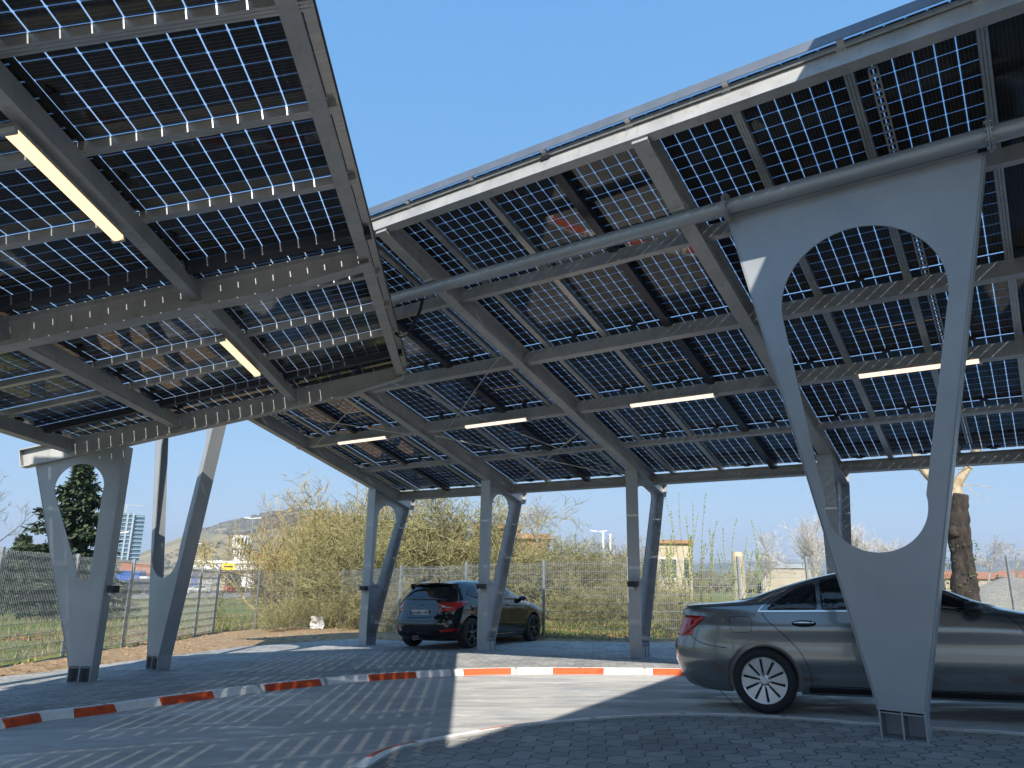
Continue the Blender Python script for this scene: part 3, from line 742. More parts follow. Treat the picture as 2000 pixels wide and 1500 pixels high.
for i in range(len(FE)):
    p = FE[i]; z = gz(p.x, p.y)
    d = (FE[min(i+1, len(FE)-1)]-FE[max(i-1, 0)]); a = math.atan2(d.y, d.x)
    pts_ = [p]
    if i < len(FE)-1 and (FE[i+1]-p).length > 3.05: pts_.append((p+FE[i+1])/2)
    for q in pts_:
        o = bpy.data.objects.new('fence_post', post_me); C.objects.link(o)
        relm(o, fr, Matrix.Translation((q.x, q.y, gz(q.x, q.y))) @ Matrix.Rotation(a, 4, 'Z'))
    if i < len(FE)-1:
        seq = pts_+[FE[i+1]]
        for a_, b_ in zip(seq[:-1], seq[1:]):
            me = bay(a_, b_).mesh('mesh_panel', MT['galv']); o = bpy.data.objects.new('mesh_panel', me); C.objects.link(o)
            d = b_-a_; za, zb = gz(a_.x, a_.y), gz(b_.x, b_.y)
            X = V(d.x, d.y, zb-za).normalized(); Y = V(-d.y, d.x, 0).normalized(); Z = V(0,0,1)
            m = Matrix((X, Y, Z)).transposed().to_4x4(); m.translation = (a_.x, a_.y, za); relm(o, fr, m)

# ---------------------------------------------------------------- plants
def bark(name, c1, c2): return noisy(mat(name, rough=.9), c1, c2, 7, 8, bump=.6, bscale=40, dist=.01)
MT['gold'] = bark('lichened_twig', (.23,.18,.07), (.43,.35,.15))
MT['olive'] = bark('olive_twig', (.15,.14,.06), (.33,.30,.14))
MT['brown'] = bark('brown_twig', (.20,.13,.075), (.34,.24,.15))
MT['greytwig'] = bark('grey_twig', (.26,.23,.20), (.44,.40,.36))
MT['birch'] = bark('birch_bark', (.36,.32,.28), (.60,.57,.53))
MT['bud'] = mat('young_leaf', (.22,.30,.06), .7)
MT['needle'] = noisy(mat('spruce_needle', rough=.8), (.030,.055,.030), (.075,.105,.050), 3)
MT['ivy'] = mat('ivy_leaf', (.05,.085,.025), .6)
def shrub_mesh(seed, H, spread, stems, lv, dens, r0, droop=.0, trunk=False, budc=0, up=.55, t0=.35, curl=.25, tw=.0065):
    rnd = random.Random(seed); wood = MB(); leaf = MB()
    def grow(p, d, L, r, level):
        n = 4 if level < 2 else 3; pts = [p]; rs = [r]; q = p.copy(); e = d.copy()
        for i in range(n):
            e = (e + V(rnd.uniform(-1,1), rnd.uniform(-1,1), rnd.uniform(-1,1))*curl + V(0,0,1)*(.10*up if level < lv-1 else -droop)).normalized()
            q = q + e*(L/n); pts.append(q.copy()); rs.append(max(tw*.6, r*(1-.75*(i+1)/n)))
        wood.tube(pts, rs, 6 if level == 0 and r > .05 else 3, cap=False)
        if level >= lv:
            if budc and rnd.random() < budc:
                for _ in range(3):
                    c = pts[rnd.randrange(1, len(pts))]; s_ = rnd.uniform(.02,.045); a = V(rnd.uniform(-1,1),rnd.uniform(-1,1),rnd.uniform(0,1)).normalized(); b = a.orthogonal().normalized()
                    leaf.add([c, c+a*s_+b*s_*.4, c+a*s_*2, c+a*s_-b*s_*.4], [(0,1,2,3)])
            return
        k = max(2, int(dens[level]*rnd.uniform(.8,1.2)))
        for i in range(k):
            t = rnd.uniform(.22 if level or not trunk else t0, 1); j = min(n-1, int(t*n)); f = t*n-j
            b = pts[j].lerp(pts[j+1], min(1, f)); dd = (pts[j+1]-pts[j]).normalized()
            o = dd.orthogonal().normalized(); o.rotate(Matrix.Rotation(rnd.uniform(0, 6.28), 3, dd))
            nd = (dd*rnd.uniform(.35,.9) + o*rnd.uniform(.5,1.1)*spread + V(0,0,up*.35)).normalized()
            grow(b, nd, L*rnd.uniform(.42,.72)*(1.05-.35*t), max(tw, rs[j]*.52), level+1)
    for s in range(stems):
        a = rnd.uniform(0, 6.28); o = rnd.uniform(0, .5 if stems > 1 else 0)*spread
        lean = V(math.cos(a), math.sin(a), 0)*rnd.uniform(.1,.75 if stems > 1 else .06)*spread
        grow(V(math.cos(a)*o, math.sin(a)*o, -.1), (V(0,0,1)+lean).normalized(), H*rnd.uniform(.55,.85) if stems > 1 else H*.8, r0, 0)
    return wood, leaf
def shrub(name, seed, H, spread, stems, lv, dens, r0, m, **k):
    wd, lf = shrub_mesh(seed, H, spread, stems, lv, dens, r0, **k)
    if lf.f:
        o = len(wd.v); wd.v += lf.v; wd.f += [tuple(i+o for i in f) for f in lf.f]; wd.m += [1]*len(lf.f)
    return wd.mesh(name, [m, MT['bud']])
def tree_mesh_split(wood): pass
ME = {}
ME['gold'] = [shrub('branches', 11+i, 4.6, 1.0, 9, 3, (10,8,6), .06, MT['gold'], curl=.42, up=.5, tw=.010) for i in range(2)]
ME['olive'] = [shrub('branches', 31+i, 4.2, 1.15, 14, 3, (9,8,6), .035, MT['olive'], curl=.32, up=.45, tw=.009) for i in range(3)]
ME['low'] = [shrub('branches', 51+i, 2.4, 1.2, 16, 3, (7,6,5), .018, MT['olive'], curl=.3, up=.4, tw=.006) for i in range(2)]
ME['brown'] = [shrub('branches', 61+i, 5.2, .9, 7, 3, (9,8,6), .05, MT['brown'], curl=.22, up=.7, tw=.008) for i in range(1)]
def plant(name, me, px, dist, H0, H, label, cat, group=None, wscale=1.0, rz=0, top=None):
    p = at(px, dist)
    if top is not None: H = at(px, dist, top).z - p.z
    o = bpy.data.objects.new(name, me); C.objects.link(o); o.location = (p.x, p.y, p.z-.05)
    s = H/H0; o.scale = (s*wscale, s*wscale, s); o.rotation_euler = (0, 0, rz)
    return tag(o, label, cat, group)
def mesh_h(me): return max(v.co.z for v in me.vertices)
HT = {k: [mesh_h(m) for m in v] for k, v in ME.items()}
SH = [  # kind, variant, px, distance, top pixel row, width, label
 ('brown',0,556,36,965,.9,'reddish brown bare shrub at the left end of the thicket, next to the lamp mast'),
 ('gold',0,598,31,905,1.05,'tall golden lichened shrub, highest point of the thicket left of the first eaves post'),
 ('gold',1,668,33,893,1.1,'tangled golden shrub directly left of the farthest eaves post'),
 ('gold',0,742,31,900,1.1,'golden shrub seen through the slot of the farthest eaves post'),
 ('olive',0,640,27.5,1000,1.0,'lower olive shrub standing in front of the tall golden ones, behind the white sheet'),
 ('olive',1,800,30,930,1.25,'dense olive shrub rising behind the roof of the black hatchback, on its left'),
 ('olive',2,872,31,935,1.25,'dense olive shrub behind the middle of the hatchback roof'),
 ('olive',0,925,31,965,1.2,'olive shrub left of the post that hides the hatchback door'),
 ('olive',1,985,33,1015,1.3,'rounded olive shrub just right of the post in front of the hatchback'),
 ('olive',2,1060,34,1032,1.3,'rounded tan shrub behind the fence above the hatchback bonnet'),
 ('olive',0,1135,35,1036,1.3,'rounded tan shrub below the twin floodlight mast'),
 ('olive',1,1205,33,1038,1.2,'tan shrub behind the fence just left of the third eaves post'),
 ('gold',1,566,30,990,.75,'golden shrub between the lamp mast and the tallest shrub'),
 ('olive',0,705,28,965,1.1,'olive shrub just in front of the farthest eaves post top'),
 ('low',0,565,25.5,1150,1.1,'low bramble against the fence left of the white sheet'),
 ('low',1,640,26,1145,1.1,'low bramble with the white sheet caught in it'),
 ('low',0,715,25,1130,1.2,'low bramble behind the foot of the farthest eaves post'),
 ('low',1,800,24.5,1110,1.2,'low bramble behind the tail of the hatchback'),
 ('low',1,1100,24,1115,1.2,'low bare bramble behind the fence right of the hatchback'),
 ('low',0,1180,23.5,1110,1.2,'low bare bramble behind the fence, left of the third eaves post'),
 ('low',1,1300,22.5,1100,1.1,'low bare bramble under the tall green shoots'),
]
for i, (k, j, px, D, top, wsc, lb) in enumerate(SH):
    plant('bare_shrub', ME[k][j], px, D, HT[k][j], 0, lb, 'shrub', 'bare shrubs in the thicket beyond the fence', wsc, i*1.3, top)
# tree with trunk and crown parts
def tree(name, px, dist, top, seed, m, label, dens=(9,7,6), spread=.9, r0=.12, lv=3, group=None, up=.6, curl=.2, droop=0, trunk_h=.3, H=None, k=1, tw=.012, base_z=None, wide=1.0, t0=.35):
    p = at(px, dist)
    if base_z is not None: p.z = base_z
    H = H or at(px, dist, top).z - p.z
    rnd = random.Random(seed)
    wd, lf = shrub_mesh(seed, H*(1-trunk_h)*k, spread, 1, lv, dens, r0*.8, trunk=True, up=up, curl=curl, droop=droop, tw=tw, t0=t0)
    h = max(v[2] for v in wd.v); s = H*(1-trunk_h)/h; wd.v = [(a*s, b*s, c*s+H*trunk_h) for a, b, c in wd.v]
    wd.v = [(a*wide, b*wide, c) for a, b, c in wd.v]
    o = empty(name, p, label, 'tree', group)
    t = MB(); t.tube([(0,0,-.2), (.02*H*.1,0,H*trunk_h*.5), (0,0,H*trunk_h+.05)], [r0*1.25, r0, r0*.8], 9); put('trunk', t, m, o, local=True, smooth=True)
    c = bpy.data.objects.new('crown', wd.mesh('crown', m)); C.objects.link(c); c.parent = o
    return o
tree('bare_tree', 1048, 44, 955, 5, MT['greytwig'], 'bare spreading tree behind the second post, in front of the brown building', r0=.13, spread=1.0, dens=(11,8,6), curl=.16, trunk_h=.25)
tree('bare_tree', 968, 42, 975, 6, MT['greytwig'], 'bare twiggy tree seen through the slot of the second post', r0=.10, spread=.9, curl=.2, trunk_h=.3)
tree('bare_tree', -14, 40, 915, 7, MT['greytwig'], 'bare tree cut off by the left edge of the picture', r0=.12, spread=1.0, dens=(10,8,6))
tree('bare_tree', 1210, 60, 1025, 8, MT['greytwig'], 'small bare tree left of the third eaves post, beside the chimneys', r0=.10, trunk_h=.2)
GB = 'pale bare birches far beyond the fence on the right'
tree('birch_tree', 1488, 75, 1028, 9, MT['birch'], 'pale bare birch left of the big near post, above the saloon boot', r0=.14, spread=.55, dens=(30,9,6), group=GB, trunk_h=.10, wide=1.15, tw=.012, t0=.06, curl=.10, up=.45)
tree('birch_tree', 1592, 66, 998, 10, MT['birch'], 'tallest pale birch, against the left edge of the big near post', r0=.16, spread=.55, dens=(30,9,6), group=GB, trunk_h=.10, wide=1.15, tw=.012, t0=.06, curl=.10, up=.45)
tree('birch_tree', 1690, 70, 1016, 12, MT['birch'], 'pale birch seen low in the slot of the big near post', r0=.15, spread=.55, dens=(30,9,6), group=GB, trunk_h=.10, wide=1.15, tw=.012, t0=.06, curl=.10, up=.45)
tree('birch_tree', 1735, 78, 1046, 13, MT['birch'], 'smallest birch, at the bottom of the slot right of the taller one', r0=.13, spread=.55, dens=(30,9,6), group=GB, trunk_h=.10, wide=1.15, tw=.012, t0=.06, curl=.10, up=.45)
tree('bare_tree', 1925, 70, 1040, 14, MT['greytwig'], 'rounded bare tree beyond the fence, right of the thick pruned trunk', r0=.14, spread=1.05, dens=(13,8,6), trunk_h=.25)
tree('bare_tree', 1990, 62, 1062, 15, MT['greytwig'], 'bare tree at the right edge of the picture beyond the fence', r0=.12, spread=1.0, trunk_h=.25)
# the thick pruned trunk on the right
def pruned_tree():
    D = 23.0; f = lambda px, py, dd=0: at(px, D+dd, py)
    b = at(1890, D); o = empty('pruned_tree', b, 'thick pruned tree trunk forking below the roof edge, right of the near post', 'tree')
    rnd = random.Random(3); mb = MB()
    tr_pts = [V(b.x, b.y, b.z-.2), f(1886,1160), f(1882,1110), f(1874,1050), f(1872,1000), f(1874,965)]
    mb.tube(catmull(tr_pts, 6), [.33+.02*rnd.uniform(-1,1) if i < 10 else (.27 if i < 22 else .27-.009*(i-22))+.022*rnd.uniform(-1,1) for i in range(31)], 16)
    mb.lathe([(.16,-.05),(.13,.05),(.06,.03),(0,.0)], f(1868,1038,-.27), V(-.1,-1,.1), 14)
    put('trunk', mb, [MT['bark_dark']], o, smooth=True)
    fk = MB()
    L1 = catmull([f(1873,1012), f(1872,985), f(1868,950), f(1886,920), f(1904,885)], 6); fk.tube(L1, [.22-.007*i for i in range(len(L1))], 14)
    L2 = catmull([f(1872,975), f(1852,962), f(1830,944), f(1808,922), f(1796,905), f(1782,880)], 6); fk.tube(L2, [.17-.003*i for i in range(len(L2))], 14)
    L3 = catmull([f(1904,885), f(1925,840), f(1935,800)], 5); fk.tube(L3, [.12-.01*i for i in range(len(L3))], 10)
    put('limb', fk, [MT['bark_pale']], o, smooth=True)
    tw = MB()
    for (x, y, n) in ((1788,918,5), (1900,915,6), (1880,945,3), (1860,1090,3)):
        for _ in range(n):
            p = f(x, y); d = V(rnd.uniform(-1,1), rnd.uniform(-.5,.5), rnd.uniform(-.2,.6)).normalized(); pts = [p]
            for _k in range(6):
                d = (d+V(rnd.uniform(-1,1),rnd.uniform(-1,1),rnd.uniform(-1,1))*.35).normalized(); pts.append(pts[-1]+d*.13)
            tw.tube(pts, [.014,.012,.010,.009,.008,.007,.005], 4)
    put('twigs', tw, [MT['bark_pale']], o)
    iv = MB()
    for _ in range(420):
        t = rnd.random(); a = rnd.uniform(0, 6.28); p = f(1876+14*(1-t)*0, 1165-110*t) + V(math.cos(a)*.37, math.sin(a)*.37, 0)
        if a < 3.0 and rnd.random() < .6: continue
        s = rnd.uniform(.03,.07); u_ = V(rnd.uniform(-1,1),rnd.uniform(-1,1),rnd.uniform(-1,1)).normalized(); v_ = u_.orthogonal().normalized()
        if rnd.random() < .45: iv.add([p, p+u_*s+v_*s*.5, p+u_*s*1.8, p+u_*s-v_*s*.5], [(0,1,2,3)])
    put('ivy', iv, [MT['ivy']], o)
MT['bark_dark'] = noisy(mat('dark_bark', rough=.95), (.014,.011,.010), (.055,.042,.034), 6, 10, bump=1, bscale=24, dist=.05, stretch=(1,1,.35))
MT['bark_pale'] = noisy(mat('flaking_pale_bark', rough=.9), (.30,.21,.11), (.52,.45,.32), 5, 8, bump=.8, bscale=20, dist=.03)
pruned_tree()
# spruce on the left
def spruce(px, D, top, seed, label):
    b = at(px, D); H = at(px, D, top).z-b.z; rnd = random.Random(seed)
    o = empty('spruce_tree', b, label, 'tree')
    t = MB(); t.tube([(0,0,-.2),(0,0,H*.5),(0,0,H*.99)], [.16,.10,.015], 8); put('trunk', t, MT['brown'], o, local=True)
    c = MB()
    n = 230
    for i in range(n):
        z = H*(.06+.93*(i/n)**.92); L = (H-z)*.46*rnd.uniform(.55,1.18)+.2; L = min(L, 3.3)
        a = rnd.uniform(0, 6.28); d = V(math.cos(a), math.sin(a), rnd.uniform(.05,.35) if z > H*.5 else rnd.uniform(-.15,.2)).normalized(); p = V(0,0,z)
        m = max(4, int(L/.13)); prev = p
        for j in range(m):
            tt = (j+1)/m; q = p + d*(L*tt) + V(0,0,-.22*L*tt*tt+.10*L*tt**3)
            c.tube([prev, q], [.012, .010], 3, mi=1, cap=False); prev = q
            for _ in range(8 if tt > .2 else 3):
                s = rnd.uniform(.20,.42)*(1.15-.4*tt); u_ = (d*rnd.uniform(.2,1)+V(rnd.uniform(-1,1),rnd.uniform(-1,1),rnd.uniform(-.9,.35))).normalized(); v_ = u_.cross(V(rnd.uniform(-1,1),rnd.uniform(-1,1),1)).normalized()*s*.2
                c.add([q-v_, q+v_, q+u_*s+v_*.6, q+u_*s-v_*.6], [(0,1,2,3)])
    put('crown', c, [MT['needle'], MT['brown']], o, local=True, norm=False)
spruce(128, 40, 898, 4, 'dark green spruce seen behind and through the leftmost slotted post')
spruce(35, 62, 1045, 8, 'low dark conifer at the far left beyond the fence')
# green shoots on the right
def shoots(px, D, spec, label, seed):
    b = at(px, D); rnd = random.Random(seed); o = empty('sprouting_shrub', b, label, 'shrub')
    st = MB(); lf = MB()
    for (x, y, lean) in spec:
        tip = at(x, D+rnd.uniform(-.5,.5), y); p0 = V(b.x+rnd.uniform(-.5,.5)+(tip.x-b.x)*.3, b.y+rnd.uniform(-.3,.3), b.z)
        pts = [p0, p0.lerp(tip, .35)+V(rnd.uniform(-.1,.1),0,0), p0.lerp(tip, .7)+V(rnd.uniform(-.12,.12),0,0), tip]
        cp = catmull(pts, 8); st.tube(cp, [.014-.0004*i for i in range(len(cp))], 4)
        for k in range(len(cp)*7):
            q = cp[rnd.randrange(len(cp))].lerp(cp[min(len(cp)-1, rnd.randrange(1, len(cp)))], 0)
            if q.z-b.z < 1.3 and rnd.random() < .6: continue
            s = rnd.uniform(.03,.06); u_ = V(rnd.uniform(-1,1),rnd.uniform(-1,1),rnd.uniform(.1,1.4)).normalized(); v_ = u_.orthogonal().normalized()*s*.3
            lf.add([q, q+u_*s*.5+v_, q+u_*s, q+u_*s*.5-v_], [(0,1,2,3)])
    put('stems', st, MT['olive'], o); put('leaves', lf, MT['bud'], o, norm=False)
rs_ = random.Random(77)
shoots(1345, 22.5, [(1325,965,0),(1353,985,0),(1378,968,0),(1362,1010,0),(1400,1020,0),(1310,1000,0),(1300,975,0),(1340,1010,0),(1385,1035,0),(1290,1040,0)]+[(1290+rs_.uniform(0,110), rs_.uniform(1040,1110),0) for _ in range(34)], 'shrub with tall upright green shoots right of the third eaves post', 21)
shoots(1430, 22.0, [(1438,1015,0),(1412,1032,0),(1460,1050,0),(1468,1018,0),(1482,1075,0),(1500,1085,0)]+[(1400+rs_.uniform(0,100), rs_.uniform(1075,1120),0) for _ in range(16)], 'thinner green shoots above the boot of the grey saloon', 22)
plant('bare_shrub', ME['low'][0], 1330, 20.9, HT['low'][0], 0, 'dark bare twigs at the fence foot behind the saloon tail light', 'shrub', None, 1.1, 2, 1150)
# grass and litter
def clutter(name, polys, n, m, hmin, hmax, seed, wdt=.012):
    rnd = random.Random(seed); mb = MB()
    for _ in range(n):
        a, b, c_, d_ = polys[rnd.randrange(len(polys))]; x = rnd.uniform(a, b); y = rnd.uniform(c_, d_)
        if inside(x, y, FPOLY) and name != 'fence_grass': continue
        if inside(x, y, pave_poly): continue
        z = terr(x, y)
        for _k in range(3):
            h = rnd.uniform(hmin, hmax); ang = rnd.uniform(0, 6.28); t = V(math.cos(ang), math.sin(ang), 0); p = V(x+rnd.uniform(-.08,.08), y+rnd.uniform(-.08,.08), z-.02)
            l = V(rnd.uniform(-.5,.5), rnd.uniform(-.5,.5), 1).normalized()*h
            mb.v += [tuple(p-t*wdt), tuple(p+t*wdt), tuple(p+l*.6+t*wdt*.7), tuple(p+l)]; o = len(mb.v)-4; mb.f.append((o, o+1, o+2, o+3)); mb.m.append(0 if rnd.random() < .6 else 1)
    return mb
MT['grass'] = mat('grass_blade', (.10,.17,.03), .8); MT['dry'] = mat('dry_grass_blade', (.34,.25,.12), .9)
g = clutter('grass', [(-22,-9,10,40), (-12,-4,24,34), (-6,8,20,29), (6,24,19,30)], 26000, None, .08, .26, 1)
tag(put('grass', g, [MT['grass'], MT['dry']], norm=False), 'uneven tufts of green and dry grass beyond the mesh fence', 'grass', kind='stuff')
rl_ = random.Random(5); mb = MB()
for _ in range(16000):
    x = rl_.uniform(-14, 16); y = rl_.uniform(18.5, 28)
    if inside(x, y, FPOLY): continue
    z = terr(x, y)+rl_.uniform(0,.05); s = rl_.uniform(.03,.07); u_ = V(rl_.uniform(-1,1), rl_.uniform(-1,1), rl_.uniform(-.2,.7)).normalized(); v_ = u_.cross(V(rl_.uniform(-1,1),rl_.uniform(-1,1),1)).normalized()
    mb.add([V(x,y,z)-v_*s*.5, V(x,y,z)+u_*s, V(x,y,z)+v_*s*.5, V(x,y,z)-u_*s], [(0,1,2,3)], 0)
MT['litter'] = noisy(mat('dead_leaf', rough=.9), (.20,.095,.04), (.36,.20,.09), 2)
tag(put('leaf_litter', mb, MT['litter'], norm=False), 'brown dead leaves lying thick along the foot of the thicket', 'leaves', kind='stuff')
# clods on the soil strip
mb = MB(); rc = random.Random(9)
for _ in range(1500):
    x = rc.uniform(-9.2, -.5); y = rc.uniform(9, 27)
    if not inside(x, y, FPOLY) or inside(x, y, pave_poly): continue
    s = rc.uniform(.012,.05)*(1 if rc.random() < .9 else 1.7); z = terr(x, y)
    k = 6; o = len(mb.v); mb.v += [(x+math.cos(t*2*math.pi/k)*s*rc.uniform(.7,1.2), y+math.sin(t*2*math.pi/k)*s*rc.uniform(.7,1.2), z) for t in range(k)]+[(x, y, z+s*rc.uniform(.5,.9))]
    for t in range(k): mb.f.append((o+t, o+(t+1) % k, o+k)); mb.m.append(0)
tag(put('soil_clods', mb, MT['soil'], norm=False), 'loose crumbs and clods of ochre soil between paving and fence', 'soil', kind='stuff')
# white sheet caught at the fence
p = at(619, 25.6, 1216); mb = MB(); n = 9
gr_ = [[V(p.x+(i/n-.5)*.42+mn.noise(V(i*.4,j*.4,1))*.06, p.y+mn.noise(V(i*.6,j*.6,7))*.12, p.z+(j/n-.5)*.38+mn.noise(V(i*.5,j*.5,3))*.05) for i in range(n+1)] for j in range(n+1)]
mb.v = [tuple(v) for r_ in gr_ for v in r_]; mb.f = [(j*(n+1)+i, j*(n+1)+i+1, (j+1)*(n+1)+i+1, (j+1)*(n+1)+i) for j in range(n) for i in range(n)]; mb.m = [0]*len(mb.f)
thing_mesh('plastic_sheet', mb, mat('white_film', (.45,.46,.46), .6), p, 'crumpled white plastic sheet caught low in the brambles behind the fence', 'sheet', smooth=True, norm=False)

# ---------------------------------------------------------------- cars
def pchip(X, Y):
    X = np.array(X, float); Y = np.array(Y, float); h = np.diff(X); d = np.diff(Y)/h; m = np.zeros(len(X))
    for i in range(1, len(X)-1):
        if d[i-1]*d[i] > 0: w1, w2 = 2*h[i]+h[i-1], h[i]+2*h[i-1]; m[i] = (w1+w2)/(w1/d[i-1]+w2/d[i])
    m[0], m[-1] = d[0], d[-1]
    def f(x):
        i = int(min(max(np.searchsorted(X, x)-1, 0), len(X)-2)); t = (x-X[i])/h[i]; t = min(1, max(0, t))
        return Y[i]*(2*t**3-3*t*t+1)+h[i]*m[i]*(t**3-2*t*t+t)+Y[i+1]*(3*t*t-2*t**3)+h[i]*m[i+1]*(t**3-t*t)
    return f
class Car:
    def __init__(s, rows, n=5.5):
        z = [r[0] for r in rows]; s.z0, s.z1 = z[0], z[-1]; s.n = n; s.rows = rows
        s.xr, s.xf, s.W = (pchip(z, [r[i] for r in rows]) for i in (1, 2, 3))
    def side(s, x, z, off=0):
        a, b, W = s.xr(z), s.xf(z), s.W(z); c, L = (a+b)/2, (b-a)/2
        return W*max(0, 1-abs((x-c)/L)**s.n)**(1/s.n)+off
    def rear(s, y, z, off=0):
        a, b, W = s.xr(z), s.xf(z), s.W(z); c, L = (a+b)/2, (b-a)/2
        return c-L*max(0, 1-abs(y/W)**s.n)**(1/s.n)-off
    def front(s, y, z, off=0):
        a, b, W = s.xr(z), s.xf(z), s.W(z); c, L = (a+b)/2, (b-a)/2
        return c+L*max(0, 1-abs(y/W)**s.n)**(1/s.n)+off
    def body(s, zs, k=160):
        mb = MB(); n = s.n
        for z in zs:
            a, b, W = s.xr(z), s.xf(z), s.W(z); c, L = (a+b)/2, (b-a)/2
            for j in range(k):
                t = 2*math.pi*j/k; ct, st = math.cos(t), math.sin(t)
                # even spacing along the outline: blend angle and superellipse
                r = (abs(ct)**n+abs(st)**n)**(-1/n)
                mb.v.append((c+L*ct*r, W*st*r, z))
        for i in range(len(zs)-1):
            for j in range(k): mb.f.append((i*k+j, i*k+(j+1) % k, (i+1)*k+(j+1) % k, (i+1)*k+j)); mb.m.append(0)
        mb.f.append(tuple(range(k))[::-1]); mb.m.append(0)
        mb.f.append(tuple((len(zs)-1)*k+j for j in range(k))); mb.m.append(0)
        return mb
def dense(poly, closed=True, step=.05):
    out = []; n = len(poly)
    for i in range(n if closed else n-1):
        a, b = Vector(poly[i]), Vector(poly[(i+1) % n]); k = max(1, int((b-a).length/step))
        out += [a+(b-a)*(j/k) for j in range(k)]
    if not closed: out.append(Vector(poly[-1]))
    return out
def rnd_poly(poly, r=.03):
    """round the corners of a 2D outline"""
    out = []; n = len(poly)
    for i in range(n):
        p, a, b = Vector(poly[i]), Vector(poly[i-1]), Vector(poly[(i+1) % n])
        da, db = (a-p), (b-p); ra = min(r, da.length*.45); rb = min(r, db.length*.45)
        s0, s1 = p+da.normalized()*ra, p+db.normalized()*rb
        for k in range(5):
            t = k/4; out.append(s0*(1-t)**2+p*2*t*(1-t)+s1*t*t)
    return out
def drape(poly, mapf, off=.004, step=.035):
    """cover the surface patch inside a 2D outline; mapf(a, b, off) -> point"""
    bm = bmesh.new(); P = dense(poly, True, step); vs = [bm.verts.new((p.x, p.y, 0)) for p in P]
    es = [bm.edges.new((vs[i], vs[(i+1) % len(vs)])) for i in range(len(vs))]
    bmesh.ops.triangle_fill(bm, edges=es, use_beauty=True)
    for _ in range(4):
        le = [e for e in bm.edges if e.calc_length() > step*1.5 and not e.is_boundary]
        if not le: break
        bmesh.ops.subdivide_edges(bm, edges=le, cuts=1); bmesh.ops.triangulate(bm, faces=bm.faces[:])
    bm.verts.index_update(); mb = MB(); n = len(bm.verts)
    top = [mapf(v.co.x, v.co.y, off) for v in bm.verts]; bot = [mapf(v.co.x, v.co.y, -.02) for v in bm.verts]
    mb.v = [tuple(p) for p in top+bot]; mb.f = [tuple(v.index for v in f.verts) for f in bm.faces]
    mb.f += [(e.verts[0].index, e.verts[1].index, e.verts[1].index+n, e.verts[0].index+n) for e in bm.edges if e.is_boundary]
    mb.m = [0]*len(mb.f); bm.free(); return mb
def strip(mb, line, mapf, w, off=.003, closed=False, mi=0):
    P = dense([Vector(p) for p in line], closed, .04); n = len(P); o = len(mb.v)
    for i in range(n):
        a, b = (P[(i-1) % n], P[(i+1) % n]) if closed else (P[max(0, i-1)], P[min(n-1, i+1)])
        t = (b-a).normalized(); s = Vector((-t.y, t.x))*w/2
        for q, f in ((P[i]+s, -.01), (P[i]+s, off), (P[i]-s, off), (P[i]-s, -.01)): mb.v.append(tuple(mapf(q.x, q.y, f)))
    for i in range(n if closed else n-1):
        j = (i+1) % n
        for k in range(3): mb.f.append((o+i*4+k, o+j*4+k, o+j*4+k+1, o+i*4+k+1)); mb.m.append(mi)
def carve(o, cyls):
    """cut wheel arches out of a body"""
    for i, (x, z, r, y0, y1) in enumerate(cyls):
        m = MB(); m.lathe([(0, y0), (r, y0), (r, y1), (0, y1)], (x, 0, z), (0, 1, 0), 48)
        me = m.mesh('cut', []); fixn(me)
        bm = bmesh.new(); bm.from_mesh(me); bmesh.ops.remove_doubles(bm, verts=bm.verts, dist=1e-5); bmesh.ops.recalc_face_normals(bm, faces=bm.faces); bm.to_mesh(me); bm.free()
        c = bpy.data.objects.new('cut', me); C.objects.link(c); c.matrix_world = wm(o)
        md = o.modifiers.new('cut', 'BOOLEAN'); md.object = c; md.operation = 'DIFFERENCE'; md.solver = 'EXACT'
        bpy.context.view_layer.update()
        dg = bpy.context.evaluated_depsgraph_get(); me2 = bpy.data.meshes.new_from_object(o.evaluated_get(dg))
        o.modifiers.clear(); o.data = me2; bpy.data.objects.remove(c)
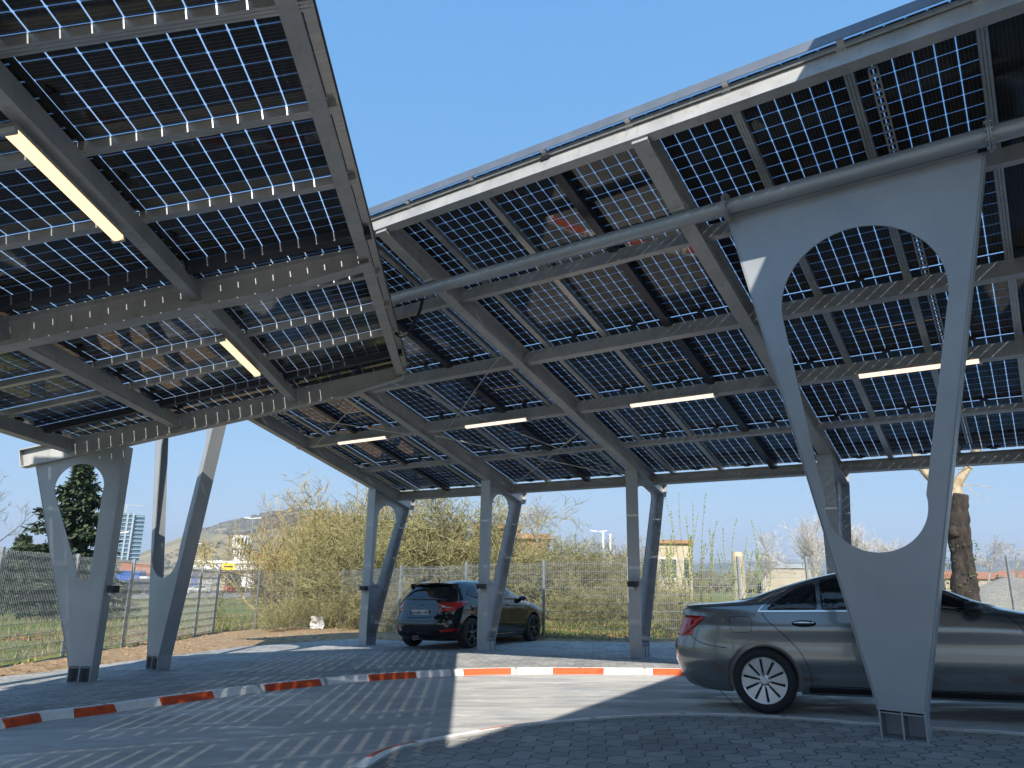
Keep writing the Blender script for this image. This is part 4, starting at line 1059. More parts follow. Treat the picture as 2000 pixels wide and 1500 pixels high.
def wheel(parent, x, y, rt, rr_, style, side, wd=.21):
    w_ = MB(); h = wd/2
    w_.lathe([(rr_*.98,-h*.9),(rr_+.02,-h),(rt-.035,-h*1.02),(rt-.008,-h*.8),(rt,-h*.45),(rt,h*.45),(rt-.008,h*.8),(rt-.035,h*1.02),(rr_+.02,h),(rr_*.98,h*.9)], (x, y, rt), (0, 1, 0), 56)
    for k in (-.4, 0, .4): w_.lathe([(rt+.0006,h*k-.004),(rt-.004,h*k),(rt+.0006,h*k+.004)], (x, y, rt), (0,1,0), 56)
    o = put('wheel', w_, MT['rubber'], parent, local=True, smooth=True)
    oy = y+side*h*.86; r_ = MB(); ax = V(0, side, 0); c = V(x, oy, rt)
    r_.lathe([(rr_,-.14),(rr_,-.0),(rr_-.012,.004),(rr_-.02,-.012),(rr_-.03,-.10)], c, ax, 48)
    P = lambda r, t, d: c+V(math.cos(t)*r, 0, math.sin(t)*r)+ax*d
    if style == 'turbine':
        for k in range(10):
            t = 2*math.pi*k/10+.1; a = math.pi/10
            pts = [(.052, t-a*.62), (.09, t-a*.60), (rr_*.93, t-a*.80), (rr_*.93, t), (rr_*.93, t+a*.80), (.09, t+a*.60), (.052, t+a*.62)]
            v1 = [P(r, q, .004+.012*(r/rr_)) for r, q in pts]; v0 = [P(r, q, -.03) for r, q in pts]; n = len(pts)
            r_.add(v1+v0, [tuple(range(n))]+[(i, (i+1) % n, (i+1) % n+n, i+n) for i in range(n)])
        r_.lathe([(rr_-.03,.0),(rr_*.90,.010),(rr_*.97,.014)], c, ax, 48)
        r_.lathe([(0,.020),(.032,.020),(.036,.010),(.062,.004),(.066,-.03)], c, ax, 32)
    else:
        for k in range(5):
            t = 2*math.pi*k/5+.3
            def bar(r0, t0, r1, t1, w0, w1, d=.012):
                p, q = P(r0, t0, d*.3), P(r1, t1, d); u_ = (q-p).normalized(); s_ = u_.cross(ax).normalized()
                r_.add([p-s_*w0, p+s_*w0, q+s_*w1, q-s_*w1, p-s_*w0-ax*.03, p+s_*w0-ax*.03, q+s_*w1-ax*.03, q-s_*w1-ax*.03], [(0,1,2,3),(0,1,5,4),(1,2,6,5),(2,3,7,6),(3,0,4,7)])
            bar(.04, t, rr_*.55, t, .020, .015); bar(rr_*.52, t, rr_*.96, t-.27, .014, .011); bar(rr_*.52, t, rr_*.96, t+.27, .014, .011)
        r_.lathe([(0,.012),(.03,.012),(.055,.0),(.06,-.03)], c, ax, 24)
    put('rim', r_, MT['rim_silver'] if style == 'turbine' else MT['rim_black'], o, local=True, asm=40)
    b = MB(); b.lathe([(0,-.045),(rr_-.04,-.045),(rr_-.04,-.055)], c, ax, 32)
    for k in range(5): t = 2*math.pi*k/5+.4; b.lathe([(0,.012),(.010,.012),(.012,-.02)], P(.052, t, -.002), ax, 8)
    put('brake_disc', b, MT['dark_metal'], o, local=True)
    return o
def paintmat(name, col, metal, rough=.28, flake=False):
    m = mat(name, col, rough, metal, coat=1.0); return m
MT['car_grey'] = paintmat('grey_metallic_paint', (.20,.218,.222), .75, .24)
MT['car_black'] = paintmat('black_paint', (.002,.002,.003), .0, .10)
MT['rim_silver'] = mat('silver_rim', (.62,.63,.64), .30, .8); MT['rim_black'] = mat('machined_black_rim', (.10,.10,.11), .25, .8)
MT['dark_metal'] = mat('dark_metal', (.04,.04,.045), .5, .6)
MT['glass'] = mat('tinted_glass', (.008,.010,.012), .02, 0, spec=.8)
MT['chrome'] = mat('chrome_trim', (.75,.76,.78), .12, 1)
MT['seam'] = mat('panel_gap', (.004,.004,.005), .8)
MT['tail_red'] = mat('red_lamp_glass', (.42,.008,.006), .08, 0, coat=1); MT['tail_dark'] = mat('dark_red_lamp_glass', (.10,.004,.004), .06, coat=1)
MT['plate_white'] = mat('plate_white', (.78,.78,.76), .4); MT['plate_ink'] = mat('plate_ink', (.01,.01,.01), .5); MT['plate_blue'] = mat('plate_blue', (.01,.04,.30), .4)
MT['lampglass'] = mat('clear_lamp', (.55,.58,.60), .08, .4, coat=1)
def mtx_car(px0, head, zoff=.0):
    """car frame: origin on the ground at the rear axle ground point p, heading h"""
    return None
def place_car(o, rear_pt, heading, x_rear):
    """root Empty so that the local point rear_pt (near-side rear tyre contact) falls on the ground point given"""
    h = V(math.cos(heading), math.sin(heading)); l = V(-h.y, h.x)
    org = V(rear_pt[0].x, rear_pt[0].y) - h*rear_pt[1] - l*rear_pt[2]
    z = gz0(org.x, org.y); X = V(h.x, h.y, GS[1]*h.x+GS[2]*h.y).normalized(); N = V(-GS[1], -GS[2], 1).normalized(); Y = N.cross(X)
    m = Matrix((X, Y, N)).transposed().to_4x4(); m.translation = (org.x, org.y, z+rear_pt[3]); o.matrix_world = m
    o.location = m.translation; o.rotation_euler = m.to_euler()

# --- grey saloon
def saloon():
    o = empty('parked_car', (0,0,0), 'grey metallic saloon partly hidden behind the big near post', 'car', 'cars')
    del o['group']
    place_car(o, (G(1500, 1379), 1.02, -.80, -.066), math.atan2(-.80, 1.92), 0)
    rows = [(.19,.26,4.36,.80),(.24,.16,4.52,.845),(.32,.08,4.60,.875),(.42,.05,4.66,.892),(.52,.02,4.67,.902),(.62,.015,4.65,.900),(.70,.03,4.60,.897),(.78,.06,4.52,.900),(.84,.09,4.42,.903),(.89,.11,4.22,.895),(.94,.125,3.95,.878),(.99,.13,3.66,.862),(1.03,.14,3.42,.850),(1.07,.17,3.28,.832),(1.095,.36,3.20,.820),(1.115,.66,3.14,.806),(1.15,.88,3.05,.786),(1.22,1.10,2.90,.748),(1.30,1.36,2.70,.70),(1.37,1.66,2.46,.645),(1.41,1.90,2.30,.575),(1.432,2.02,2.20,.46),(1.445,2.08,2.15,.28),(1.45,2.10,2.13,.1)]
    # the roof crown is long: widen the top slices
    rows = [(z, a, b, w_) if z < 1.36 else (z, a-(.0 if z < 1.38 else .22), b+(.0 if z < 1.38 else .10), w_) for z, a, b, w_ in rows]
    rows[-5:] = [(1.37,1.62,2.52,.645),(1.405,1.78,2.42,.585),(1.428,1.88,2.34,.49),(1.440,1.98,2.25,.35),(1.445,2.05,2.2,.15)]
    car = Car(rows, 5.0)
    zs = sorted(set([.19+.03*i for i in range(29)] + [1.03+.012*i for i in range(14)] + [1.2+.025*i for i in range(7)] + [1.37,1.385,1.40,1.41,1.42,1.428,1.434,1.44,1.443,1.445]))
    body = put('body', car.body(zs), MT['car_grey'], o, local=True)
    rt = .325; xw = (1.02, 3.86)
    carve(body, [(x, rt+.01, .375, s*.60, s*1.2) if s > 0 else (x, rt+.01, .375, -1.2, -.60) for x in xw for s in (-1, 1)])
    fixn(body.data); autosmooth(body.data, 40)
    for s in (-1, 1):
        S = lambda x, z, f, s=s: V(x, s*(car.side(x, z)+f), z)
        g = MB(); g_ = drape(rnd_poly([(1.10,1.03),(1.62,1.035),(1.62,1.325),(1.40,1.25),(1.24,1.16)], .04), S, .003); put('window', g_, MT['glass'], o, local=True, smooth=True)
        g_ = drape(rnd_poly([(1.66,1.035),(2.42,1.035),(2.42,1.375),(2.05,1.385),(1.82,1.365),(1.66,1.335)], .03), S, .003); put('window', g_, MT['glass'], o, local=True, smooth=True)
        g_ = drape(rnd_poly([(2.50,1.035),(3.16,1.03),(2.90,1.19),(2.70,1.29),(2.50,1.362)], .03), S, .003); put('window', g_, MT['glass'], o, local=True, smooth=True)
        tr = MB()
        line = [(1.02,1.018),(1.6,1.020),(2.45,1.020),(3.24,1.012)]; strip(tr, line, S, .014, .009)
        arc = [(1.02,1.018),(1.10,1.10),(1.22,1.185),(1.38,1.27),(1.60,1.345),(1.82,1.388),(2.10,1.398),(2.45,1.385),(2.72,1.305),(2.95,1.185),(3.22,1.02)]; strip(tr, [tuple(p) for p in catmull([V(a, b) for a, b in arc], 4)], S, .010, .008)
        put('window_trim', tr, MT['chrome'], o, local=True)
        sm = MB()
        fr_ = [tuple(p) for p in catmull([V(a, b) for a, b in [(1.06,1.0),(1.10,.93),(1.24,.80),(1.40,.62),(1.47,.45),(1.49,.29)]], 5)]; strip(sm, fr_, S, .007, .0015)
        strip(sm, [(2.46,1.01),(2.47,.75),(2.44,.29)], S, .007, .0015)
        strip(sm, [tuple(p) for p in catmull([V(a, b) for a, b in [(3.25,1.0),(3.38,.90),(3.44,.70),(3.45,.45),(3.44,.29)]], 4)], S, .007, .0015)
        strip(sm, [(1.46,.285),(2.5,.28),(3.44,.285)], S, .007, .0015)
        if s < 0: strip(sm, rnd_poly([(.72,.80),(.94,.80),(.94,.965),(.71,.965)], .05), S, .004, .0015, closed=True)
        strip(sm, [tuple(p) for p in catmull([V(a, b) for a, b in [(.22,.80),(.35,.70),(.52,.655),(.66,.64)]], 4)], S, .007, .0015)
        put('panel_gaps', sm, MT['seam'], body, local=True)
        arch = MB(); arcp = [(1.02+.388*math.cos(t), .335+.388*math.sin(t)) for t in [math.pi*i/24 for i in range(25)]]; strip(arch, arcp, S, .014, .007); put('arch_lip', arch, MT['car_grey'], body, local=True); arch = MB()
        arcp = [(3.86+.388*math.cos(t), .335+.388*math.sin(t)) for t in [math.pi*i/24 for i in range(25)]]; strip(arch, arcp, S, .014, .007); put('arch_lip', arch, MT['car_grey'], body, local=True)
        h = MB()
        for x in (1.47, 2.62):
            cc = S(x, .905, 0); h.lathe([(0,-.10),(.010,-.098),(.016,-.06),(.018,0),(.016,.06),(.010,.098),(0,.10)], cc+V(0,s*.020,0), (1,0,0), 12)
        put('door_handle', h, MT['chrome'], o, local=True, smooth=True)
        h = drape([(x+.11*math.cos(t)*1.1, .895+.034*math.sin(t)) for x in (1.47,) for t in [2*math.pi*i/16 for i in range(16)]], S, .002); put('handle_cup', h, MT['seam'], body, local=True)
        # tail lamp wraps the corner
        tl_ = drape(rnd_poly([(.06,.72),(.17,.75),(.30,.83),(.42,.925),(.45,.965),(.25,.972),(.13,.968)], .02), S, .006, .04); lo = put('tail_light', tl_, MT['tail_red'], o, local=True, smooth=True)
        RR = lambda y, z, f, s=s: V(car.rear(y, z, f), y, z)
        t2 = drape([(s*.50,.80),(s*.70,.755),(s*.765,.76),(s*.755,.955),(s*.50,.93)][::s], RR, .006, .04); put('lamp_rear', t2, MT['tail_red'], lo, local=True)
        # mirror
        mm = MB(); c0 = S(3.02, 1.05, .11); mm.lathe([(0,-.07),(.05,-.065),(.075,-.03),(.08,.01),(.06,.05),(.03,.08),(0,.09)], c0, (1,s*.15,0), 18); mm.v = [(x, c0.y+(y-c0.y)*1.45, c0.z+(z-c0.z)*.80) for x, y, z in mm.v]
        mm.box(S(3.06, 1.02, .03), .08, .12, .03); put('wing_mirror', mm, MT['black'], o, local=True, smooth=True)
        hl = drape(rnd_poly([(4.05,.70),(4.40,.62),(4.52,.70),(4.40,.80),(4.05,.84)], .04), S, .005, .05); put('headlight', hl, MT['lampglass'], o, local=True, smooth=True)
        ws = MB()
        sk = drape([(1.45,.215),(3.42,.215),(3.42,.265),(1.45,.265)], S, .012); put('sill', sk, MT['seam'], o, local=True)
        for x in xw: wheel(o, x, s*.80, rt, .235, 'turbine', s)
    RR = lambda y, z, f: V(car.rear(y, z, f), y, z); FF = lambda y, z, f: V(car.front(y, z, f), y, z)
    put('windscreen', drape(rnd_poly([(-.70,1.06),(.70,1.06),(.56,1.36),(-.56,1.36)], .05), FF, .003), MT['glass'], o, local=True, smooth=True)
    put('rear_window', drape(rnd_poly([(-.64,1.13),(.64,1.13),(.52,1.36),(-.52,1.36)], .05), RR, .003), MT['glass'], o, local=True, smooth=True)
    put('number_plate', drape([(-.26,.60),(.26,.60),(.26,.71),(-.26,.71)], RR, .012), MT['plate_white'], o, local=True)
    d = MB(); d.box((.16,0,1.10), .06, 1.25, .018); put('boot_lip', d, MT['car_grey'], o, local=True, asm=30)
    put('rear_valance', drape([(-.55,.21),(.55,.21),(.60,.27),(-.60,.27)], RR, .006), MT['black'], o, local=True)
saloon()

# --- black hatchback
def hatch():
    o = empty('parked_car', (0,0,0), 'glossy black hatchback with plate KN M1195, tail towards the viewer', 'car')
    place_car(o, (G(915, 1266), .83, -.80, 0), math.atan2(2.3, 1.50), 0)
    rows = [(.16,.40,4.05,.76),(.22,.18,4.20,.83),(.30,.07,4.29,.875),(.42,.02,4.34,.90),(.52,.0,4.35,.908),(.62,.02,4.33,.91),(.72,.08,4.27,.912),(.80,.105,4.15,.915),(.86,.12,3.98,.912),(.92,.14,3.74,.90),(.97,.16,3.52,.885),(1.02,.19,3.34,.87),(1.08,.235,3.18,.85),(1.16,.31,3.00,.815),(1.25,.40,2.78,.765),(1.33,.50,2.55,.715),(1.39,.60,2.33,.665),(1.43,.72,2.12,.60),(1.455,.90,1.95,.50),(1.470,1.05,1.80,.36),(1.475,1.15,1.68,.18)]
    car = Car(rows, 5.2)
    zs = sorted(set([.16+.03*i for i in range(27)] + [.95+.02*i for i in range(22)] + [1.39,1.40,1.41,1.42,1.43,1.44,1.448,1.455,1.462,1.468,1.472,1.475]))
    body = put('body', car.body(zs), MT['car_black'], o, local=True)
    rt = .322; xw = (.83, 3.48)
    carve(body, [(x, rt+.01, .365, .60, 1.2) if s > 0 else (x, rt+.01, .365, -1.2, -.60) for x in xw for s in (-1, 1)])
    fixn(body.data); autosmooth(body.data, 40)
    RR = lambda y, z, f: V(car.rear(y, z, f), y, z); FF = lambda y, z, f: V(car.front(y, z, f), y, z)
    for s in (-1, 1):
        S = lambda x, z, f, s=s: V(x, s*(car.side(x, z)+f), z)
        for pl in ([(.72,1.14),(.98,1.07),(1.18,1.05),(1.18,1.35),(1.0,1.33),(.84,1.26)], [(1.22,1.04),(2.02,1.02),(2.02,1.385),(1.70,1.40),(1.22,1.36)], [(2.10,1.02),(3.00,1.0),(2.80,1.13),(2.52,1.27),(2.30,1.34),(2.10,1.38)]):
            put('window', drape(rnd_poly(pl, .03), S, .003), MT['glass_clear'] if pl[0][0] > 2 else MT['glass'], o, local=True, smooth=True)
        sm = MB()
        strip(sm, [tuple(p) for p in catmull([V(a, b) for a, b in [(1.12,1.03),(1.20,.86),(1.26,.66),(1.26,.45),(1.22,.28)]], 4)], S, .008, .0015)
        strip(sm, [(2.06,1.02),(2.10,.7),(2.05,.27)], S, .008, .0015)
        strip(sm, [(3.04,.98),(3.12,.7),(3.08,.27)], S, .008, .0015); strip(sm, [(1.24,.27),(3.08,.27)], S, .008, .0015)
        strip(sm, [(.45,.80),(1.2,.86),(2.4,.88),(3.3,.84)], S, .010, .003)
        put('panel_gaps', sm, MT['seam'], body, local=True)
        h = MB()
        for x in (1.42, 2.28): h.lathe([(0,-.10),(.012,-.09),(.017,0),(.012,.09),(0,.10)], S(x,.90,.02), (1,0,0), 10)
        put('door_handle', h, MT['car_black'], o, local=True, smooth=True)
        lo = put('tail_light', drape(rnd_poly([(.125,.78),(.30,.80),(.62,.93),(.72,1.00),(.50,1.01),(.20,.97),(.16,.95)], .02), S, .008, .04), MT['tail_red'], o, local=True, smooth=True)
        pts_ = [(s*.50,.905),(s*.62,.845),(s*.74,.81),(s*.80,.80),(s*.79,.965),(s*.70,.98),(s*.52,.97)]
        put('lamp_rear', drape(pts_ if s > 0 else pts_[::-1], RR, .008, .04), MT['tail_red'], lo, local=True)
        dt = MB(); strip(dt, [(s*.53,.915),(s*.68,.875),(s*.82,.86)], RR, .022, .012); put('lamp_detail', dt, MT['lampglass'], lo, local=True)
        pts_ = [(s*.58,.36),(s*.82,.385),(s*.83,.435),(s*.58,.415)]
        put('reflector', drape(pts_ if s > 0 else pts_[::-1], RR, .008, .04), MT['tail_red'], o, local=True)
        mm = MB(); c0 = S(2.88, 1.04, .12); mm.lathe([(0,-.08),(.055,-.06),(.078,0),(.06,.06),(0,.10)], c0, (1,s*.2,0), 16); mm.v = [(x, c0.y+(y-c0.y)*1.35, c0.z+(z-c0.z)*.85) for x, y, z in mm.v]
        mm.box(S(2.92,1.0,.03), .07,.12,.03); put('wing_mirror', mm, MT['car_black'], o, local=True, smooth=True)
        sk = drape([(1.22,.19),(3.08,.19),(3.08,.235),(1.22,.235)], S, .035); put('side_skirt', sk, MT['car_black'], o, local=True)
        put('headlight', drape(rnd_poly([(3.72,.74),(4.10,.66),(4.26,.70),(4.10,.80),(3.78,.86)], .03), S, .006, .05), MT['lampglass'], o, local=True, smooth=True)
        for x in xw: wheel(o, x, s*.795, rt, .235, 'spoke', s, .22)
    rw = drape(rnd_poly([(-.66,1.03),(.66,1.03),(.60,1.19),(.52,1.36),(-.52,1.36),(-.60,1.19)], .06), RR, .004); put('rear_window', rw, MT['glass'], o, local=True, smooth=True)
    put('windscreen', drape(rnd_poly([(-.72,1.05),(.72,1.05),(.58,1.36),(-.58,1.36)], .05), FF, .003), MT['glass_clear'], o, local=True, smooth=True)
    sp = MB(); n = 16
    for i in range(n+1):
        y = -.60+1.2*i/n; x1 = .44+.10*(y/.6)**2; x0 = car.rear(y*.95, 1.40)+.16; z = 1.415-.030*(y/.6)**2
        sp.v += [(x0, y, z+.018), (x1, y, z-.012), (x1+.012, y, z-.042), (x0, y, z-.050)]
    for i in range(n):
        for k in range(4): sp.f.append((i*4+k, i*4+(k+1) % 4, (i+1)*4+(k+1) % 4, (i+1)*4+k)); sp.m.append(0)
    sp.f += [(0,1,2,3), (n*4, n*4+1, n*4+2, n*4+3)]; sp.m += [0, 0]
    put('roof_spoiler', sp, MT['car_black'], o, local=True, asm=30)
    for s in (-1, 1):   # spoiler cheeks
        m = MB(); m.add([(.46,s*.60,1.385),(.52,s*.60,1.22),(.60,s*.70,1.22),(.62,s*.66,1.385)], [(0,1,2,3)]); m.add([(.47,s*.58,1.385),(.53,s*.58,1.22),(.62,s*.66,1.22),(.64,s*.62,1.385)], [(0,1,2,3)]); put('spoiler_cheek', m, MT['black'], o, local=True)
    b = MB(); b.add([V(car.rear(y, 1.40)+.02-.0, y, 1.365) for y in (-.14,.14)]+[V(car.rear(y, 1.40)+.02, y, 1.378) for y in (.14,-.14)], [(0,1,2,3)]); b.box((.425,0,1.395), .012, .26, .012); put('high_brake_light', b, MT['tail_red'], o, local=True)
    # tailgate seams, bumper, diffuser
    sm = MB(); strip(sm, [(-.62,1.02),(-.66,.90),(-.60,.74),(-.56,.58),(-.52,.53),(.52,.53),(.56,.58),(.60,.74),(.66,.90),(.62,1.02)], RR, .008, .002); strip(sm, [(-.86,.60),(-.6,.585),(.6,.585),(.86,.60)], RR, .007, .002)
    strip(sm, [(-.34,.70),(-.30,.665),(.30,.665),(.34,.70)], RR, .01, .004)
    put('panel_gaps', sm, MT['seam'], body, local=True)
    df = drape([(-.78,.20),(.78,.20),(.84,.33),(.45,.34),(.36,.28),(-.36,.28),(-.45,.34),(-.84,.33)], RR, .012, .05); put('diffuser', df, MT['black'], o, local=True)
    df = MB(); strip(df, [(-.84,.345),(-.46,.355),(-.36,.295),(.36,.295),(.46,.355),(.84,.345)], RR, .012, .018); strip(df, [(-.87,.46),(-.3,.45),(.3,.45),(.87,.46)], RR, .010, .010); put('bumper_line', df, MT['dark_metal'], o, local=True)
    ex = MB()
    for y in (-.04,.06): ex.lathe([(.035,0),(.04,0),(.04,.12),(.035,.12),(.035,0)], (.10,y,.245), (-1,0,0), 16)
    put('exhaust', ex, MT['chrome'], o, local=True)
    # number plate
    yp, zp = 0, .765; x0 = car.rear(.0, .765)
    tilt = math.atan2(car.rear(0,.82)-car.rear(0,.71), .11)
    npb = MB(); npb.box((0,0,0), .52, .008, .11); npo = put('number_plate', npb, MT['plate_white'], o, local=True)
    npo.location = (x0-.022, 0, zp); npo.rotation_euler = (0, 0, R(-90)); npo.rotation_euler = Matrix((V(0,-1,0), V(1,0,tilt).normalized(), V(-tilt,0,1).normalized())).transposed().to_euler()
    bl = MB(); bl.box((-.24,-.006,0), .04, .004, .104); put('plate_band', bl, MT['plate_blue'], npo, local=True)
    for a in (0,): 
        fd = MB()
        for i in range(24):
            t0, t1 = 2*math.pi*i/24, 2*math.pi*(i+1)/24
            fd.add([(.055*math.cos(t0),-.008,.022*math.sin(t0)), (.055*math.cos(t1),-.008,.022*math.sin(t1)), (.047*math.cos(t1),-.008,.016*math.sin(t1)), (.047*math.cos(t0),-.008,.016*math.sin(t0))], [(0,1,2,3)])
        fd.box((0,-.004,0), .096, .006, .02, mi=1); fd.box((0,-.008,.002), .05, .002, .004)
        em = put('badge', fd, [MT['chrome'], MT['plate_blue']], o, local=True); em.rotation_euler = npo.rotation_euler; em.location = (car.rear(0,.93)-.012, 0, .93)
    def text(s_, size, x, z, m, par, y=-.0075, ext=.001):
        cu = bpy.data.curves.new('t', 'FONT'); cu.body = s_; cu.size = size; cu.extrude = ext; cu.align_x = 'CENTER'; cu.align_y = 'CENTER'; cu.space_character = 1.08; cu.offset = .0016
        t = bpy.data.objects.new('t', cu); C.objects.link(t); bpy.context.view_layer.update()
        me = bpy.data.meshes.new_from_object(t.evaluated_get(bpy.context.evaluated_depsgraph_get())); bpy.data.objects.remove(t)
        me.materials.clear(); me.materials.append(m); q = bpy.data.objects.new('lettering', me); C.objects.link(q); q.parent = par; q.location = (x, y, z); q.rotation_euler = (R(90), 0, 0); return q
    text('KN', .098, -.135, 0, MT['plate_ink'], npo); text('M', .098, .0, 0, MT['plate_ink'], npo); text('1195', .098, .145, 0, MT['plate_ink'], npo)
    sd = MB(); 
    for z in (.018,-.018): sd.lathe([(0,.0),(.010,.0),(.010,.003),(0,.003)], (-.058,-.005,z), (0,-1,0), 12)
    put('plate_seal', sd, MT['lampglass'], npo, local=True)
    an = MB(); an.tube([(.78,0,1.44),(.70,0,1.50),(.66,0,1.53)], [.012,.006,.004], 8); put('aerial', an, MT['black'], o, local=True)
MT['glass_clear'] = mat('clear_glass', (.05,.07,.06), .02, 0, spec=.9)
hatch()

# ---------------------------------------------------------------- far background
MT['hill'] = noisy(mat('dry_hillside', rough=1), (.17,.15,.075), (.30,.23,.12), .012, 9, lo=.42, hi=.58)
MT['ridge'] = noisy(mat('distant_ridge', rough=1), (.085,.10,.09), (.15,.15,.12), .004, 8)
def ridge(name, prof, dist, depth, m, wig=4, seed=0):
    """a hill whose skyline runs through the given pixels, rising from in front and falling away behind"""
    xs_ = np.linspace(prof[0][0], prof[-1][0], 90); f = np.interp(xs_, [p[0] for p in prof], [p[1] for p in prof]); mb = MB(); K = 18
    for i, (px, py) in enumerate(zip(xs_, f)):
        top = at(px, dist, py).z; base = -6
        for k in range(K+1):
            t = k/K; D = dist-depth+2*depth*t; p = at(px, D); h = (1-abs(2*t-1))**.8
            z = base+(top-base)*h+mn.noise(V(p.x*.01+seed, p.y*.01, 0))*wig*(h*(1-h)*4)
            mb.v.append((p.x, p.y, z))
    n = K+1
    for i in range(len(xs_)-1):
        for k in range(K): mb.f.append((i*n+k, i*n+k+1, (i+1)*n+k+1, (i+1)*n+k)); mb.m.append(0)
    return tag(put(name, mb, m, smooth=True), kind='structure')
ridge('hill', [(60,1106),(180,1096),(262,1084),(300,1066),(340,1050),(380,1036),(430,1026),(460,1018),(500,1010),(560,1000),(640,1004),(720,1020),(860,1050),(1000,1080)], 1500, 420, MT['hill'], 14)
ridge('hill', [(1050,1108),(1250,1104),(1400,1100),(1480,1096),(1550,1099),(1650,1102),(1800,1098),(1900,1100),(1990,1094),(2150,1088),(2400,1090)], 3200, 500, MT['ridge'], 12, 3)
ridge('hill', [(-900,1085),(-400,1082),(-100,1086),(60,1092),(200,1100)], 2600, 500, MT['ridge'], 12, 5)
# scrub woods on the hill top and slopes: one mass nobody could count
MT['wood'] = noisy(mat('bare_woodland', rough=1), (.075,.075,.055), (.17,.15,.11), .05, 6)
mb = MB(); rw_ = random.Random(12)
def blob(mb, c, r, h, rnd):
    k = 7; o = len(mb.v); rr2 = [r*rnd.uniform(.7,1.15) for _ in range(k)]
    for lv_, (f, z) in enumerate(((.8,0),(1,.45),(.6,.85))):
        for j in range(k): t = 2*math.pi*j/k+lv_*.4; mb.v.append((c.x+math.cos(t)*rr2[j]*f, c.y+math.sin(t)*rr2[j]*f, c.z+h*z*rnd.uniform(.85,1.1)))
    mb.v.append((c.x, c.y, c.z+h))
    for l_ in range(2):
        for j in range(k): mb.f.append((o+l_*k+j, o+l_*k+(j+1) % k, o+(l_+1)*k+(j+1) % k, o+(l_+1)*k+j)); mb.m.append(0)
    for j in range(k): mb.f.append((o+2*k+j, o+2*k+(j+1) % k, o+3*k)); mb.m.append(0)
for _ in range(900):
    px = rw_.uniform(395, 760); py = np.interp(px, [395,430,500,560,640,720,860], [1040,1026,1010,1000,1004,1020,1050])
    D = 1500-rw_.random()**1.6*150*(1 if px > 440 else .35); t = (D-1080)/840; h = (1-abs(2*t-1))**.8
    top = at(px, 1500, py).z; p = at(px, D); p.z = -6+(top+6)*h-3; blob(mb, p, rw_.uniform(5,10), rw_.uniform(6,13), rw_)
for _ in range(420):
    px = rw_.uniform(290, 620); py = np.interp(px, [260,300,340,380,430,500,560,640], [1084,1066,1050,1036,1026,1010,1000,1004])
    D = 1500-rw_.uniform(0,380); t = (D-1080)/840; h = (1-abs(2*t-1))**.8
    if mn.noise(V(px*.02, D*.01, 4)) < .05: continue
    top = at(px, 1500, py).z; p = at(px, D); p.z = -6+(top+6)*h-2; blob(mb, p, rw_.uniform(3,6), rw_.uniform(4,9), rw_)
tag(put('hill_woods', mb, MT['wood'], norm=False), 'dark patches of bare woodland covering the top of the dry hillside', 'woods', kind='stuff')
# a belt of far trees and scrub closing the horizon
mb = MB()
for _ in range(2600):
    side_ = rw_.random()
    if side_ < .35: px = rw_.uniform(-700, 250); D = rw_.uniform(230, 420); hh = rw_.uniform(4, 9)
    elif side_ < .45: px = rw_.uniform(250, 700); D = rw_.uniform(300, 520); hh = rw_.uniform(4, 8)
    else: px = rw_.uniform(900, 2900); D = rw_.uniform(200, 700); hh = rw_.uniform(3.5, 7)
    p = at(px, D); p.z -= .5; blob(mb, p, rw_.uniform(3,7), hh, rw_)
tag(put('far_tree_belt', mb, MT['wood'], norm=False), 'low far belt of bare trees and scrub along the horizon', 'woods', kind='stuff')

MT['wall_cream'] = noisy(mat('cream_render', rough=.8), (.40,.345,.25), (.50,.43,.32), .3); MT['wall_grey'] = noisy(mat('grey_sheet_wall', rough=.6), (.36,.37,.36), (.46,.46,.44), .2)
MT['wall_white'] = mat('white_sheet', (.74,.74,.72), .6); MT['roof_red'] = noisy(mat('red_tile_roof', rough=.8), (.36,.13,.06), (.50,.20,.09), 1); MT['brick'] = noisy(mat('brown_wall', rough=.9), (.26,.15,.085), (.36,.22,.13), 1.2)
MT['win'] = mat('dark_window', (.03,.04,.05), .1); MT['blueglass'] = mat('blue_curtain_glass', (.10,.20,.27), .08, .3); MT['towerframe'] = mat('pale_facade_rib', (.36,.42,.46), .5)
MT['blue'] = mat('blue_sheet', (.02,.10,.42), .5); MT['red'] = mat('red_car_paint', (.45,.02,.02), .3, coat=1); MT['white'] = mat('white_car_paint', (.72,.73,.74), .3, coat=1); MT['navy'] = mat('navy_car_paint', (.01,.015,.04), .3, coat=1); MT['yellow'] = mat('yellow_board', (.80,.58,.03), .6)
def bframe(px0, px1, D0, D1=None, lift=0):
    a, b = at(px0, D0), at(px1, D1 or D0); z = min(a.z, b.z)+lift; X = V(b.x-a.x, b.y-a.y, 0); L = X.length; X.normalize(); Y = V(-X.y, X.x, 0)
    return V(a.x, a.y, z), X, Y, L
def hgt(px, D, py, z): return at(px, D, py).z-z
